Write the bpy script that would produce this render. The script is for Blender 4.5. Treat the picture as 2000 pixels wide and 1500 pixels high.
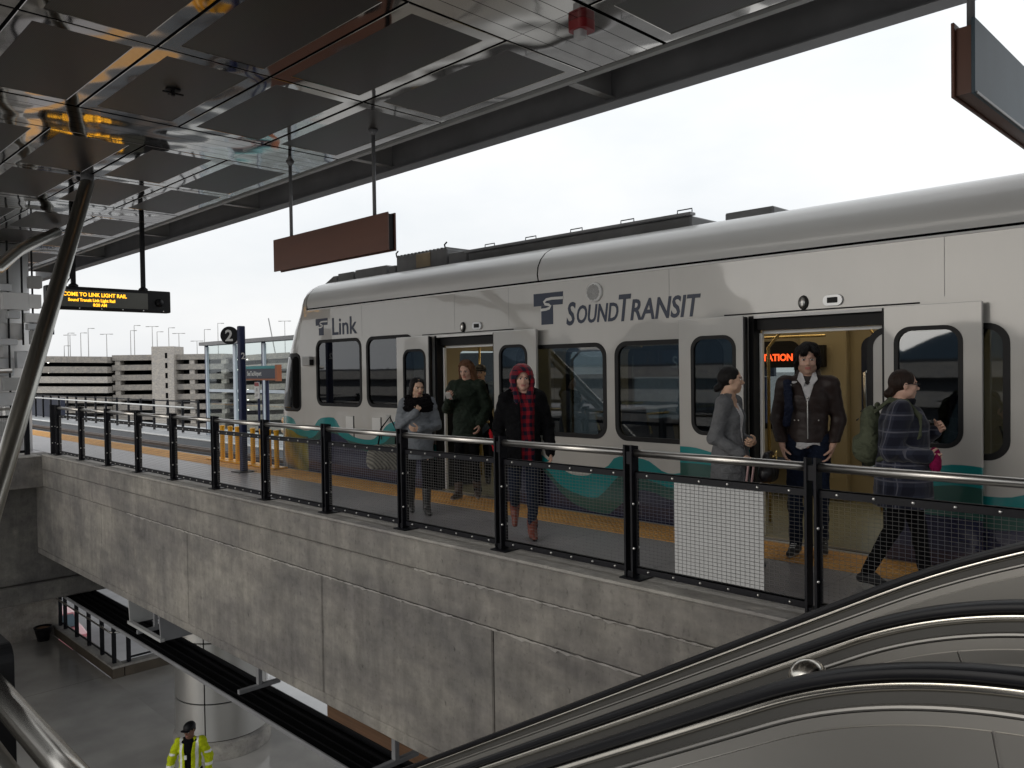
import bpy, bmesh, math, random
import numpy as np
from math import sin, cos, pi, radians, sqrt
from mathutils import Vector, Matrix
from mathutils.geometry import tessellate_polygon

# ------------------------------------------------------------------ scene, camera, light
for o in list(bpy.data.objects):
    bpy.data.objects.remove(o, do_unlink=True)
sc = bpy.context.scene
COL = sc.collection
random.seed(7)
EYE = Vector((0.0, 0.0, 1.6))          # metres; platform surface is z = 0, tracks run along x
YAW, PITCH, ROLL = radians(45.05), radians(-1.06), radians(-0.85)
fv = Vector((-sin(YAW)*cos(PITCH), cos(YAW)*cos(PITCH), sin(PITCH)))
rv = Vector((cos(YAW), sin(YAW), 0.0)); uv = rv.cross(fv)
rr, uu = cos(ROLL)*rv + sin(ROLL)*uv, -sin(ROLL)*rv + cos(ROLL)*uv
cam = bpy.data.cameras.new('camera'); camo = bpy.data.objects.new('camera', cam); COL.objects.link(camo)
m4 = Matrix.Identity(4)
for i in range(3):
    m4[i][0] = rr[i]; m4[i][1] = uu[i]; m4[i][2] = -fv[i]; m4[i][3] = EYE[i]
camo.matrix_world = m4
cam.sensor_width = 36.0; cam.lens = 1565.0/2000.0*36.0
cam.clip_start = 0.05; cam.clip_end = 3000.0
sc.camera = camo

SUN_EL, SUN_AZ = radians(16), radians(195)
w = bpy.data.worlds.new('World'); sc.world = w; w.use_nodes = True
nt = w.node_tree; nt.nodes.clear()
N = nt.nodes.new
wo = N('ShaderNodeOutputWorld'); bg = N('ShaderNodeBackground'); bg.inputs[1].default_value = 0.1
sky = N('ShaderNodeTexSky'); sky.sky_type = 'NISHITA'; sky.sun_disc = False
sky.sun_elevation = SUN_EL; sky.sun_rotation = SUN_AZ; sky.air_density = 1.0; sky.dust_density = 3.0
tc = N('ShaderNodeTexCoord'); mp = N('ShaderNodeMapping'); mp.inputs['Scale'].default_value = (1, 1, 2.2)
nz = N('ShaderNodeTexNoise'); nz.inputs['Scale'].default_value = 2.2; nz.inputs['Detail'].default_value = 5; nz.inputs['Roughness'].default_value = 0.55
cr = N('ShaderNodeValToRGB'); cr.color_ramp.elements[0].position = 0.30; cr.color_ramp.elements[1].position = 0.62
cr.color_ramp.elements[0].color = (0.79, 0.825, 0.855, 1); cr.color_ramp.elements[1].color = (0.94, 0.945, 0.95, 1)
sx = N('ShaderNodeSeparateXYZ')
hr = N('ShaderNodeMapRange'); hr.inputs['From Min'].default_value = -0.02; hr.inputs['From Max'].default_value = 0.42
hr.inputs['To Min'].default_value = 0.80; hr.inputs['To Max'].default_value = 1.0
sc1 = N('ShaderNodeVectorMath'); sc1.operation = 'SCALE'
sc2 = N('ShaderNodeVectorMath'); sc2.operation = 'SCALE'; sc2.inputs['Scale'].default_value = 9.6
mx = N('ShaderNodeMix'); mx.data_type = 'RGBA'; mx.inputs[0].default_value = 0.94
L = nt.links.new
L(tc.outputs['Generated'], mp.inputs[0]); L(mp.outputs[0], nz.inputs['Vector']); L(nz.outputs[0], cr.inputs[0])
L(tc.outputs['Generated'], sx.inputs[0]); L(sx.outputs[2], hr.inputs[0])
L(cr.outputs[0], sc1.inputs[0]); L(hr.outputs[0], sc1.inputs['Scale']); L(sc1.outputs[0], sc2.inputs[0])
L(sky.outputs[0], mx.inputs[6]); L(sc2.outputs[0], mx.inputs[7])
L(mx.outputs[2], bg.inputs[0]); L(bg.outputs[0], wo.inputs[0])

sl = bpy.data.lights.new('sun', 'SUN'); sl.energy = 0.5; sl.angle = radians(35); sl.color = (1.0, 0.965, 0.91)
so = bpy.data.objects.new('sun', sl); COL.objects.link(so)
so.rotation_euler = Vector((sin(SUN_AZ)*cos(SUN_EL), cos(SUN_AZ)*cos(SUN_EL), sin(SUN_EL))).to_track_quat('Z', 'Y').to_euler()
so.location = (0, 0, 30)
sc.view_settings.view_transform = 'Standard'
try: sc.view_settings.look = 'None'
except Exception: pass
sc.view_settings.exposure = 0.40; sc.view_settings.gamma = 1.0; sc.view_settings.use_curve_mapping = False
sc.cycles.use_denoising = True
sc.cycles.max_bounces = 8; sc.cycles.glossy_bounces = 5; sc.cycles.transparent_max_bounces = 16
sc.cycles.caustics_reflective = False; sc.cycles.caustics_refractive = False
sc.cycles.sample_clamp_indirect = 4.0

# ------------------------------------------------------------------ materials
def mat(name, col, rough=0.6, metal=0.0, var=0.12, vscale=3.0, bump=0.0, bscale=60.0, spec=0.5,
        col2=None, stretch=None, rvar=0.0, coat=0.0, aniso=0.0, detail=6.0):
    m = bpy.data.materials.new(name); m.use_nodes = True
    t = m.node_tree; b = t.nodes['Principled BSDF']; l = t.links.new
    b.inputs['Roughness'].default_value = rough; b.inputs['Metallic'].default_value = metal
    b.inputs['Specular IOR Level'].default_value = spec
    if coat: b.inputs['Coat Weight'].default_value = coat; b.inputs['Coat Roughness'].default_value = 0.08
    c = t.nodes.new('ShaderNodeTexCoord'); mp_ = t.nodes.new('ShaderNodeMapping')
    mp_.inputs['Scale'].default_value = stretch or (1, 1, 1)
    l(c.outputs['Object'], mp_.inputs[0])
    n = t.nodes.new('ShaderNodeTexNoise'); n.inputs['Scale'].default_value = vscale; n.inputs['Detail'].default_value = detail
    l(mp_.outputs[0], n.inputs['Vector'])
    r = t.nodes.new('ShaderNodeValToRGB'); r.color_ramp.elements[0].position = 0.3; r.color_ramp.elements[1].position = 0.7
    a = [max(0, x*(1-var)) for x in col]; d = col2 or [min(1, x*(1+var)) for x in col]
    r.color_ramp.elements[0].color = (*a, 1); r.color_ramp.elements[1].color = (*d, 1)
    l(n.outputs[0], r.inputs[0]); l(r.outputs[0], b.inputs['Base Color'])
    if rvar:
        q = t.nodes.new('ShaderNodeMapRange'); q.inputs['To Min'].default_value = max(0.02, rough-rvar); q.inputs['To Max'].default_value = rough+rvar
        l(n.outputs[0], q.inputs[0]); l(q.outputs[0], b.inputs['Roughness'])
    if bump:
        n2 = t.nodes.new('ShaderNodeTexNoise'); n2.inputs['Scale'].default_value = bscale; n2.inputs['Detail'].default_value = 4
        l(mp_.outputs[0], n2.inputs['Vector'])
        bp = t.nodes.new('ShaderNodeBump'); bp.inputs['Strength'].default_value = min(1, bump); bp.inputs['Distance'].default_value = 0.01
        l(n2.outputs[0], bp.inputs['Height']); l(bp.outputs[0], b.inputs['Normal'])
    return m

def emit(name, col, strength):
    m = bpy.data.materials.new(name); m.use_nodes = True
    b = m.node_tree.nodes['Principled BSDF']; b.inputs['Base Color'].default_value = (*[x*0.5 for x in col], 1)
    b.inputs['Emission Color'].default_value = (*col, 1); b.inputs['Emission Strength'].default_value = strength
    return m

def glass(name, tint, gloss=0.04, rough=0.02, wavy=0.0):
    m = bpy.data.materials.new(name); m.use_nodes = True; t = m.node_tree; t.nodes.clear(); l = t.links.new
    o = t.nodes.new('ShaderNodeOutputMaterial'); tr = t.nodes.new('ShaderNodeBsdfTransparent'); tr.inputs[0].default_value = (*tint, 1)
    g = t.nodes.new('ShaderNodeBsdfGlossy'); g.inputs['Roughness'].default_value = rough; g.inputs[0].default_value = (0.95, 0.97, 1, 1)
    fc = t.nodes.new('ShaderNodeLayerWeight'); fc.inputs[0].default_value = 0.5
    pw = t.nodes.new('ShaderNodeMath'); pw.operation = 'POWER'; pw.inputs[1].default_value = 5.0; l(fc.outputs['Facing'], pw.inputs[0])
    lw = t.nodes.new('ShaderNodeMath'); lw.operation = 'MULTIPLY_ADD'; lw.inputs[1].default_value = 0.9; lw.inputs[2].default_value = 0.04; l(pw.outputs[0], lw.inputs[0])
    ad = t.nodes.new('ShaderNodeMath'); ad.operation = 'ADD'; ad.use_clamp = True; ad.inputs[1].default_value = gloss
    x = t.nodes.new('ShaderNodeMixShader')
    l(lw.outputs[0], ad.inputs[0]); l(ad.outputs[0], x.inputs[0]); l(tr.outputs[0], x.inputs[1]); l(g.outputs[0], x.inputs[2]); l(x.outputs[0], o.inputs[0])
    if wavy:
        c = t.nodes.new('ShaderNodeTexCoord'); n = t.nodes.new('ShaderNodeTexNoise'); n.inputs['Scale'].default_value = 1.2
        bp = t.nodes.new('ShaderNodeBump'); bp.inputs['Strength'].default_value = wavy; bp.inputs['Distance'].default_value = 0.02
        l(c.outputs['Object'], n.inputs['Vector']); l(n.outputs[0], bp.inputs['Height']); l(bp.outputs[0], g.inputs['Normal'])
    return m

def concrete(name, base, stain=0.5, streak=True, warm=0.0):
    """board/panel formed concrete: cloudy tone, vertical streaks, pinholes, fine bump"""
    m = bpy.data.materials.new(name); m.use_nodes = True; t = m.node_tree; b = t.nodes['Principled BSDF']; l = t.links.new
    b.inputs['Roughness'].default_value = 0.72; b.inputs['Specular IOR Level'].default_value = 0.35
    c = t.nodes.new('ShaderNodeTexCoord')
    def noise(scale, st, det=8, ro=0.6):
        mp_ = t.nodes.new('ShaderNodeMapping'); mp_.inputs['Scale'].default_value = st
        n = t.nodes.new('ShaderNodeTexNoise'); n.inputs['Scale'].default_value = scale; n.inputs['Detail'].default_value = det; n.inputs['Roughness'].default_value = ro
        l(c.outputs['Object'], mp_.inputs[0]); l(mp_.outputs[0], n.inputs['Vector']); return n.outputs[0]
    def ramp(src, p0, p1, c0, c1):
        r = t.nodes.new('ShaderNodeValToRGB'); r.color_ramp.elements[0].position = p0; r.color_ramp.elements[1].position = p1
        r.color_ramp.elements[0].color = (*c0, 1); r.color_ramp.elements[1].color = (*c1, 1); l(src, r.inputs[0]); return r.outputs[0]
    def mul(a, bb, f=1.0):
        x = t.nodes.new('ShaderNodeMix'); x.data_type = 'RGBA'; x.blend_type = 'MULTIPLY'; x.inputs[0].default_value = f
        l(a, x.inputs[6]); l(bb, x.inputs[7]); return x.outputs[2]
    g = lambda v: (v, v, v)
    lo = [base*(1-0.45*stain)*k for k in (1.0, 0.965, 0.93)]; hi = [base*(1+0.35*stain)*k for k in (1.03+warm, 0.99, 0.91-warm)]
    col = ramp(noise(0.9, (1, 1, 1.3)), 0.32, 0.68, lo, hi)
    col = mul(col, ramp(noise(5.0, (1, 1, 1), 10, 0.7), 0.35, 0.7, g(0.66), g(1.12)), 0.8)
    if streak:
        col = mul(col, ramp(noise(5.0, (1.2, 1.2, 0.10), 6, 0.6), 0.38, 0.62, g(0.74), g(1.10)), 0.5)
        col = mul(col, ramp(noise(17.0, (1, 1, 0.25), 4, 0.5), 0.40, 0.60, g(0.85), g(1.06)), 0.35)
    col = mul(col, ramp(noise(2.2, (0.35, 1, 1.6), 7, 0.65), 0.36, 0.66, (0.72, 0.70, 0.71), (1.10, 1.08, 1.03)), 0.85)
    v = t.nodes.new('ShaderNodeTexVoronoi'); v.inputs['Scale'].default_value = 9.0; l(c.outputs['Object'], v.inputs['Vector'])
    col = mul(col, ramp(v.outputs['Distance'], 0.03, 0.09, g(0.55), g(1.0)), 0.65)
    mp2 = t.nodes.new('ShaderNodeMapping'); mp2.inputs['Scale'].default_value = (1, 1, 0.42); l(c.outputs['Object'], mp2.inputs[0])
    v2 = t.nodes.new('ShaderNodeTexVoronoi'); v2.inputs['Scale'].default_value = 1.9; l(mp2.outputs[0], v2.inputs['Vector'])
    col = mul(col, ramp(v2.outputs['Distance'], 0.035, 0.12, (1.45, 1.42, 1.36), g(1.0)), 0.7)
    col = mul(col, ramp(noise(26.0, (1, 1, 0.7), 3, 0.5), 0.30, 0.40, g(0.62), g(1.0)), 0.6)
    l(col, b.inputs['Base Color'])
    bp = t.nodes.new('ShaderNodeBump'); bp.inputs['Strength'].default_value = 0.5; bp.inputs['Distance'].default_value = 0.01
    l(noise(14, (1, 1, 0.6), 10, 0.65), bp.inputs['Height']); l(bp.outputs[0], b.inputs['Normal'])
    return m

M = {}
M['con'] = concrete('weathered_concrete', 0.255, 0.7, warm=0.02)
M['con_cap'] = concrete('pale_concrete', 0.42, 0.3, streak=False)
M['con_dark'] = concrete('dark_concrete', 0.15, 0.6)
M['con_far'] = concrete('garage_concrete', 0.40, 0.40, streak=True, warm=0.04)
M['con_far2'] = concrete('garage_concrete_light', 0.55, 0.2, streak=False, warm=0.03)
M['floor'] = mat('platform_paving', (0.27, 0.255, 0.265), 0.38, var=0.12, vscale=1.2, bump=0.15, bscale=90, rvar=0.1)
M['tactile'] = mat('tactile_yellow', (0.72, 0.35, 0.075), 0.6, var=0.18, vscale=4, col2=(0.78, 0.42, 0.12), bump=0.2, bscale=80)
M['blacksteel'] = mat('black_painted_steel', (0.006, 0.006, 0.009), 0.45, var=0.3, vscale=8, rvar=0.06, bump=0.1, bscale=120, spec=0.25)
M['tubesteel'] = mat('smooth_stainless_tube', (0.34, 0.33, 0.295), 0.30, 0.95, var=0.06, vscale=1.5)
M['stainless'] = mat('brushed_stainless', (0.50, 0.48, 0.45), 0.30, 1.0, var=0.08, vscale=6, stretch=(0.1, 3, 3), bump=0.06, bscale=220, rvar=0.06)
M['stainless_dk'] = mat('brushed_stainless_panel', (0.25, 0.24, 0.222), 0.42, 0.75, var=0.16, vscale=1.1, stretch=(0.4, 2, 1), rvar=0.07)
M['polished'] = mat('polished_steel', (0.62, 0.59, 0.53), 0.22, 1.0, var=0.05, vscale=3, stretch=(0.2, 2, 2))
M['colmetal'] = mat('satin_column_cladding', (0.44, 0.43, 0.41), 0.36, 0.7, var=0.06, vscale=1.0)
M['groove'] = mat('brown_grey_recess', (0.055, 0.052, 0.046), 0.6, 0.3, var=0.1)
M['deckcover'] = mat('satin_deck_cover', (0.50, 0.49, 0.47), 0.42, 0.8, var=0.06, vscale=2)
M['bolt'] = mat('zinc_bolt', (0.55, 0.54, 0.52), 0.3, 1.0, var=0.1)
M['rubber'] = mat('black_rubber_belt', (0.006, 0.006, 0.008), 0.38, var=0.2, vscale=5, spec=0.22)
M['void'] = mat('black_gap', (0.003, 0.003, 0.0035), 0.9, var=0.2, spec=0.08)
M['wire'] = mat('galvanised_wire', (0.20, 0.195, 0.19), 0.5, 0.6, var=0.15)
M['whiteboard'] = mat('white_sign_back', (0.52, 0.52, 0.515), 0.5, var=0.04, vscale=3)
M['graysteel'] = mat('grey_painted_steel', (0.21, 0.21, 0.215), 0.5, var=0.15, vscale=2, bump=0.1, bscale=40, rvar=0.08)
M['graysteel_lt'] = mat('light_grey_steel', (0.40, 0.40, 0.39), 0.45, var=0.12, vscale=2, bump=0.08)
M['brown'] = mat('brown_sign_metal', (0.155, 0.062, 0.038), 0.42, var=0.14, vscale=1.2, stretch=(0.4, 1, 3), rvar=0.08, bump=0.05, bscale=90)
M['bluegrey'] = mat('blue_grey_glass_face', (0.085, 0.12, 0.145), 0.5, var=0.15, vscale=1.5, spec=0.3)
M['navy'] = mat('navy_paint', (0.005, 0.012, 0.06), 0.4, var=0.2, vscale=4)
M['signnavy'] = mat('sign_navy', (0.012, 0.018, 0.045), 0.4, var=0.1)
M['signteal'] = mat('sign_teal', (0.02, 0.28, 0.30), 0.4, var=0.05)
M['rust'] = mat('orange_brown_trim', (0.36, 0.11, 0.04), 0.5, var=0.1)
M['white'] = mat('white_print', (0.80, 0.80, 0.78), 0.5, var=0.02)
M['black'] = mat('matt_black', (0.006, 0.006, 0.007), 0.5, var=0.2, spec=0.25)
M['yellow'] = mat('yellow_plastic', (0.85, 0.43, 0.01), 0.4, var=0.12, vscale=6)
M['rail'] = mat('rusty_rail', (0.10, 0.065, 0.045), 0.5, 0.3, var=0.3, vscale=5)
M['ballast'] = mat('dark_track_bed', (0.055, 0.06, 0.068), 0.8, var=0.25, vscale=2, bump=0.5, bscale=30)
M['deck'] = mat('pale_walkway', (0.36, 0.37, 0.38), 0.6, var=0.12, vscale=1.0, bump=0.1)
M['asphalt'] = mat('road_asphalt', (0.20, 0.20, 0.205), 0.8, var=0.15, vscale=0.8, bump=0.2)
M['polfloor'] = mat('polished_concrete_floor', (0.52, 0.50, 0.47), 0.16, var=0.18, vscale=0.9, spec=0.8, coat=0.8, bump=0.04, bscale=12)
M['pinkwall'] = concrete('pinkish_concrete_wall', 0.40, 0.3, warm=0.06)
M['wood'] = mat('brown_soffit', (0.19, 0.095, 0.045), 0.45, var=0.2, vscale=4, stretch=(0.3, 1, 6))
M['alu'] = mat('satin_aluminium', (0.60, 0.61, 0.62), 0.35, 0.55, var=0.1, vscale=2, rvar=0.08)
M['alu_w'] = mat('white_aluminium', (0.80, 0.80, 0.79), 0.4, 0.0, var=0.06, vscale=2)
M['shelterglass'] = glass('shelter_glass', (0.86, 0.90, 0.89), -0.02)
M['trainglass'] = glass('train_window_glass', (0.42, 0.46, 0.48), 0.06, wavy=0.02)
M['darkglass'] = glass('dark_tinted_glass', (0.10, 0.115, 0.125), 0.07, wavy=0.02)
M['trim'] = mat('black_rubber_trim', (0.007, 0.007, 0.008), 0.5, var=0.2, spec=0.25)
M['roofwhite'] = mat('train_roof_paint', (0.68, 0.68, 0.665), 0.34, var=0.05, vscale=1.0, stretch=(0.3, 1, 1), coat=0.25, rvar=0.05)
M['trainin'] = mat('cream_interior_panel', (0.34, 0.285, 0.18), 0.45, var=0.08, vscale=1.5)
M['trainfloor'] = mat('olive_train_floor', (0.20, 0.19, 0.12), 0.42, var=0.14, vscale=20, bump=0.05)
M['seat'] = mat('blue_seat_fabric', (0.025, 0.04, 0.085), 0.75, var=0.25, vscale=30)
M['brass'] = mat('warm_grab_pole', (0.62, 0.47, 0.22), 0.25, 0.8, var=0.06)
M['lamp'] = emit('warm_ceiling_lamp', (1.0, 0.82, 0.54), 2.6)
M['ledamber'] = emit('amber_led', (1.0, 0.46, 0.02), 1.8)
M['ledred'] = emit('red_led', (1.0, 0.10, 0.02), 1.1)
M['ledback'] = mat('led_screen_backing', (0.085, 0.085, 0.07), 0.3, var=0.1)
M['gleam'] = emit('garage_lamp', (1.0, 0.95, 0.85), 3.0)
M['red'] = mat('red_plastic', (0.30, 0.012, 0.018), 0.35, var=0.1)
M['carred'] = mat('faded_red_car_paint', (0.55, 0.21, 0.23), 0.3, var=0.06, coat=0.5)
M['roofkit'] = mat('rooftop_unit_grey', (0.13, 0.13, 0.13), 0.55, var=0.2, vscale=4, bump=0.1)
M['roofkit_lt'] = mat('rooftop_unit_tan', (0.26, 0.20, 0.12), 0.5, var=0.2, vscale=4)
M['treeline'] = mat('dark_tree_foliage', (0.035, 0.05, 0.035), 0.8, var=0.4, vscale=3)
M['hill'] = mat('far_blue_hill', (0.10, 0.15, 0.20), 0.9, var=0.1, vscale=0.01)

# ------------------------------------------------------------------ mesh helpers
def woff(o):
    v = Vector((0, 0, 0))
    while o is not None:
        v = v + Vector(o.location); o = o.parent
    return v

class MB:
    def __init__(s): s.v = []; s.f = []; s.mi = []; s.k = 0
    def add(s, vs, fs):
        b = len(s.v); s.v += [tuple(x) for x in vs]; s.f += [tuple(i+b for i in q) for q in fs]; s.mi += [s.k]*len(fs)
    def box(s, x0, x1, y0, y1, z0, z1):
        s.add([(x0,y0,z0),(x1,y0,z0),(x1,y1,z0),(x0,y1,z0),(x0,y0,z1),(x1,y0,z1),(x1,y1,z1),(x0,y1,z1)],
              [(0,3,2,1),(4,5,6,7),(0,1,5,4),(1,2,6,5),(2,3,7,6),(3,0,4,7)])
    def obox(s, c, ax, ay, az, hx, hy, hz):
        c = Vector(c); ax, ay, az = [Vector(q).normalized() for q in (ax, ay, az)]
        vs = [c + ax*hx*i + ay*hy*j + az*hz*k for k in (-1, 1) for (i, j) in ((-1,-1),(1,-1),(1,1),(-1,1))]
        s.add(vs, [(0,3,2,1),(4,5,6,7),(0,1,5,4),(1,2,6,5),(2,3,7,6),(3,0,4,7)])
    def tube(s, pts, r, n=10, cap=True):
        pts = [Vector(p) for p in pts]; m = len(pts); rs = r if isinstance(r, (list, tuple)) else [r]*m
        up = None; rings = []
        for i, p in enumerate(pts):
            d = (pts[min(i+1, m-1)] - pts[max(i-1, 0)]).normalized()
            if up is None:
                up = Vector((0, 0, 1)) if abs(d.z) < 0.9 else Vector((1, 0, 0))
            a = d.cross(up).normalized(); up = a.cross(d).normalized()
            rings.append([p + rs[i]*(cos(2*pi*j/n)*a + sin(2*pi*j/n)*up) for j in range(n)])
        vs = [q for g in rings for q in g]; fs = []
        for i in range(m-1):
            for j in range(n):
                fs.append((i*n+j, i*n+(j+1) % n, (i+1)*n+(j+1) % n, (i+1)*n+j))
        if cap: fs += [tuple(range(n))[::-1], tuple((m-1)*n+j for j in range(n))]
        s.add(vs, fs)
    def lathe(s, prof, c, n=24, axis='z'):
        cx, cy, cz = c; vs = []
        for (r, h) in prof:
            for j in range(n):
                a = 2*pi*j/n
                if axis == 'z': vs.append((cx+r*cos(a), cy+r*sin(a), cz+h))
                elif axis == 'y': vs.append((cx+r*cos(a), cy+h, cz+r*sin(a)))
                else: vs.append((cx+h, cy+r*cos(a), cz+r*sin(a)))
        fs = []
        for i in range(len(prof)-1):
            for j in range(n): fs.append((i*n+j, i*n+(j+1) % n, (i+1)*n+(j+1) % n, (i+1)*n+j))
        fs += [tuple(range(n))[::-1], tuple((len(prof)-1)*n+j for j in range(n))]
        s.add(vs, fs)
    def prism(s, outer, holes, fn, d0, d1):
        """flat shape (2d outline with holes) extruded between depths d0 and d1; fn(u, v, d) -> point"""
        loops = [outer] + list(holes); flat = [p for q in loops for p in q]; nn = len(flat)
        tri = tessellate_polygon([[Vector((a, b, 0)) for a, b in q] for q in loops])
        vs = [fn(a, b, d0) for a, b in flat] + [fn(a, b, d1) for a, b in flat]
        fs = [tuple(t) for t in tri] + [tuple(i+nn for i in reversed(t)) for t in tri]
        o = 0
        for q in loops:
            k = len(q)
            for i in range(k): fs.append((o+i, o+(i+1) % k, nn+o+(i+1) % k, nn+o+i))
            o += k
        s.add(vs, fs)
    def sphere(s, c, r, n=12, m=8, sc_=(1, 1, 1)):
        vs = []; c = Vector(c)
        for i in range(m+1):
            t = pi*i/m
            for j in range(n):
                a = 2*pi*j/n; vs.append(c + Vector((r*sc_[0]*sin(t)*cos(a), r*sc_[1]*sin(t)*sin(a), r*sc_[2]*cos(t))))
        s.add(vs, [(i*n+j, (i+1)*n+j, (i+1)*n+(j+1) % n, i*n+(j+1) % n) for i in range(m) for j in range(n)])
    def build(s, name, mats, parent=None, smooth=False, bev=0.0, kind=None, local=False, fix=True, seg=1):
        return link(name, s.v, s.f, mats, parent, smooth, bev, kind, local, s.mi, fix, seg)

def link(name, vs, fs, mats, parent=None, smooth=False, bev=0.0, kind=None, local=False, mi=None, fix=True, seg=1):
    me = bpy.data.meshes.new(name); V = np.array(vs, dtype=float).reshape(-1, 3)
    ob = bpy.data.objects.new(name, me); COL.objects.link(ob)
    if parent is not None:
        ob.parent = parent
        if not local: V = V - np.array(woff(parent))
    elif not local:
        lo, hi = V.min(0), V.max(0); org = np.array([(lo[0]+hi[0])/2, (lo[1]+hi[1])/2, lo[2]])
        ob.location = org; V = V - org
    me.from_pydata(V.tolist(), [], fs)
    if fix:
        b = bmesh.new(); b.from_mesh(me); bmesh.ops.recalc_face_normals(b, faces=b.faces); b.to_mesh(me); b.free()
    for q in (mats if isinstance(mats, (list, tuple)) else [mats]): me.materials.append(q)
    if mi is not None and len(mi) == len(me.polygons) and max(mi) > 0: me.polygons.foreach_set('material_index', mi)
    if smooth: me.polygons.foreach_set('use_smooth', [True]*len(me.polygons))
    me.update()
    if bev:
        q = ob.modifiers.new('bevel', 'BEVEL'); q.width = bev; q.segments = seg; q.limit_method = 'ANGLE'; q.angle_limit = radians(40)
    if kind: ob['kind'] = kind
    return ob

def tag(o, label, cat, group=None, kind=None):
    o['label'] = label; o['category'] = cat
    if group: o['group'] = group
    if kind: o['kind'] = kind
    return o
def thing(name, label, cat, loc=(0, 0, 0), rz=0.0, group=None):
    o = bpy.data.objects.new(name, None); COL.objects.link(o); o.location = loc; o.rotation_euler = (0, 0, rz)
    o.empty_display_size = 0.2
    return tag(o, label, cat, group)
def copy_tree(o, parent=None):
    c = o.copy(); COL.objects.link(c)
    if parent is not None: c.parent = parent
    for ch in list(o.children): copy_tree(ch, c)
    return c
def rrect(x0, x1, z0, z1, r, n=6):
    pts = []
    for cx, cz, a0 in ((x1-r, z0+r, -90), (x1-r, z1-r, 0), (x0+r, z1-r, 90), (x0+r, z0+r, 180)):
        for i in range(n+1):
            a = radians(a0 + 90*i/n); pts.append((cx+r*cos(a), cz+r*sin(a)))
    return pts
XZ = lambda u, v, d: (u, d, v)
def text(name, s, size, m, parent, origin, ux, uy, shear=0.0, extrude=0.002, sx_=1.0, align='LEFT', bold=0.0):
    """lettering as a mesh; origin = baseline start, ux / uy = writing and up directions"""
    cu = bpy.data.curves.new(name, 'FONT'); cu.body = s; cu.size = size; cu.shear = shear; cu.extrude = extrude; cu.align_x = align; cu.offset = bold
    cu.resolution_u = 3
    tmp = bpy.data.objects.new('tmp', cu); COL.objects.link(tmp)
    me = bpy.data.meshes.new_from_object(tmp.evaluated_get(bpy.context.evaluated_depsgraph_get()))
    bpy.data.objects.remove(tmp); bpy.data.curves.remove(cu)
    ux = Vector(ux).normalized(); uy = Vector(uy).normalized(); un = ux.cross(uy); o = Vector(origin)
    vs = [o + ux*v.co.x*sx_ + uy*v.co.y + un*v.co.z for v in me.vertices]; fs = [tuple(p.vertices) for p in me.polygons]
    bpy.data.meshes.remove(me)
    return link(name, vs, fs, m, parent)
# ------------------------------------------------------------------ ground, terrain
def sheet(name, x0, x1, y0, y1, z, m, th=0.0):
    b = MB()
    if th: b.box(x0, x1, y0, y1, z-th, z)
    else: b.add([(x0,y0,z),(x1,y0,z),(x1,y1,z),(x0,y1,z)], [(0,1,2,3)])
    o = b.build(name, m, fix=bool(th)); o['kind'] = 'structure'; return o
b = MB(); b.add([(-2500,-2500,-22),(2500,-2500,-22),(2500,2500,-22),(-2500,2500,-22)], [(0,1,2,3)])
g = b.build('ground', M['asphalt'], fix=False); g['kind'] = 'structure'
sheet('road', -120, 60, 7.6, 60, -9.7, M['asphalt'], 0.3)
sheet('concourse_floor', -25.4, 20, -30, 6.72, -5.8, M['polfloor'], 0.35)
sheet('concourse_floor', -20.75, 20, 6.72, 12, -5.804, M['polfloor'], 0.35)
b = MB(); b.box(-60, 30, 4.9, 6.78, -0.5, 0.0)
plat = b.build('platform', M['floor']); plat['kind'] = 'structure'
# tactile warning strip, each tile a piece of the platform
tb = MB(); W_ = 0.606; n_ = 10
tb.box(-W_/2, W_/2, -W_/2, W_/2, 0.0, 0.008)
for i in range(n_):
    for j in range(n_):
        cx = -W_/2 + W_*(i+0.5)/n_; cy = -W_/2 + W_*(j+0.5)/n_; r0, r1 = 0.019, 0.011
        vs = [(cx+r0*cos(a), cy+r0*sin(a), 0.008) for a in [k*pi/3 for k in range(6)]] + [(cx+r1*cos(a), cy+r1*sin(a), 0.0135) for a in [k*pi/3 for k in range(6)]]
        tb.add(vs, [(k, (k+1) % 6, 6+(k+1) % 6, 6+k) for k in range(6)] + [tuple(range(6, 12))])
t0 = tb.build('tactile_tile', M['tactile'], parent=plat, local=True)
po = woff(plat)
for i in range(72):
    t = t0 if i == 0 else t0.copy()
    if i: COL.objects.link(t); t.parent = plat
    t.location = Vector((2.0 - i*0.61, 6.445, 0.001)) - po
b = MB(); b.box(-60, 30, 6.76, 6.80, -0.12, 0.006); b.build('edge_nosing', M['graysteel_lt'], plat)
# paver joints of the platform: long shallow bands of paving, each its own slab strip
for i in range(30):
    b = MB(); b.box(2.4-i*1.22-1.213, 2.4-i*1.22, 4.92, 6.135, 0.0005, 0.006); b.build('paving_slab', M['floor'], plat)
# track
sheet('track_bed', -90, 30, 6.8, 9.75, -0.95, M['ballast'], 0.3)
for k, y in enumerate((7.45, 8.89)):
    b = MB(); b.box(-90, 30, y-0.035, y+0.035, -0.80, -0.765); b.box(-90, 30, y-0.01, y+0.01, -0.92, -0.80); b.box(-90, 30, y-0.07, y+0.07, -0.948, -0.92)
    tag(b.build('running_rail', M['rail']), ['steel running rail nearest the platform edge under the train', 'steel running rail on the far side of the train track'][k], 'rail', 'rails of the near track')
sheet('track_strip', -120, 30, 9.75, 11.4, -0.62, M['ballast'], 0.6)
for k, y in enumerate((9.86, 10.05)):
    b = MB(); b.box(-120, 30, y-0.035, y+0.035, -0.618, -0.54)
    tag(b.build('running_rail', M['rail']), ['rusty guard rail at the near edge of the dark track strip', 'rusty rail laid just inside the dark track strip'][k], 'rail', 'rails of the far strip')
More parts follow.
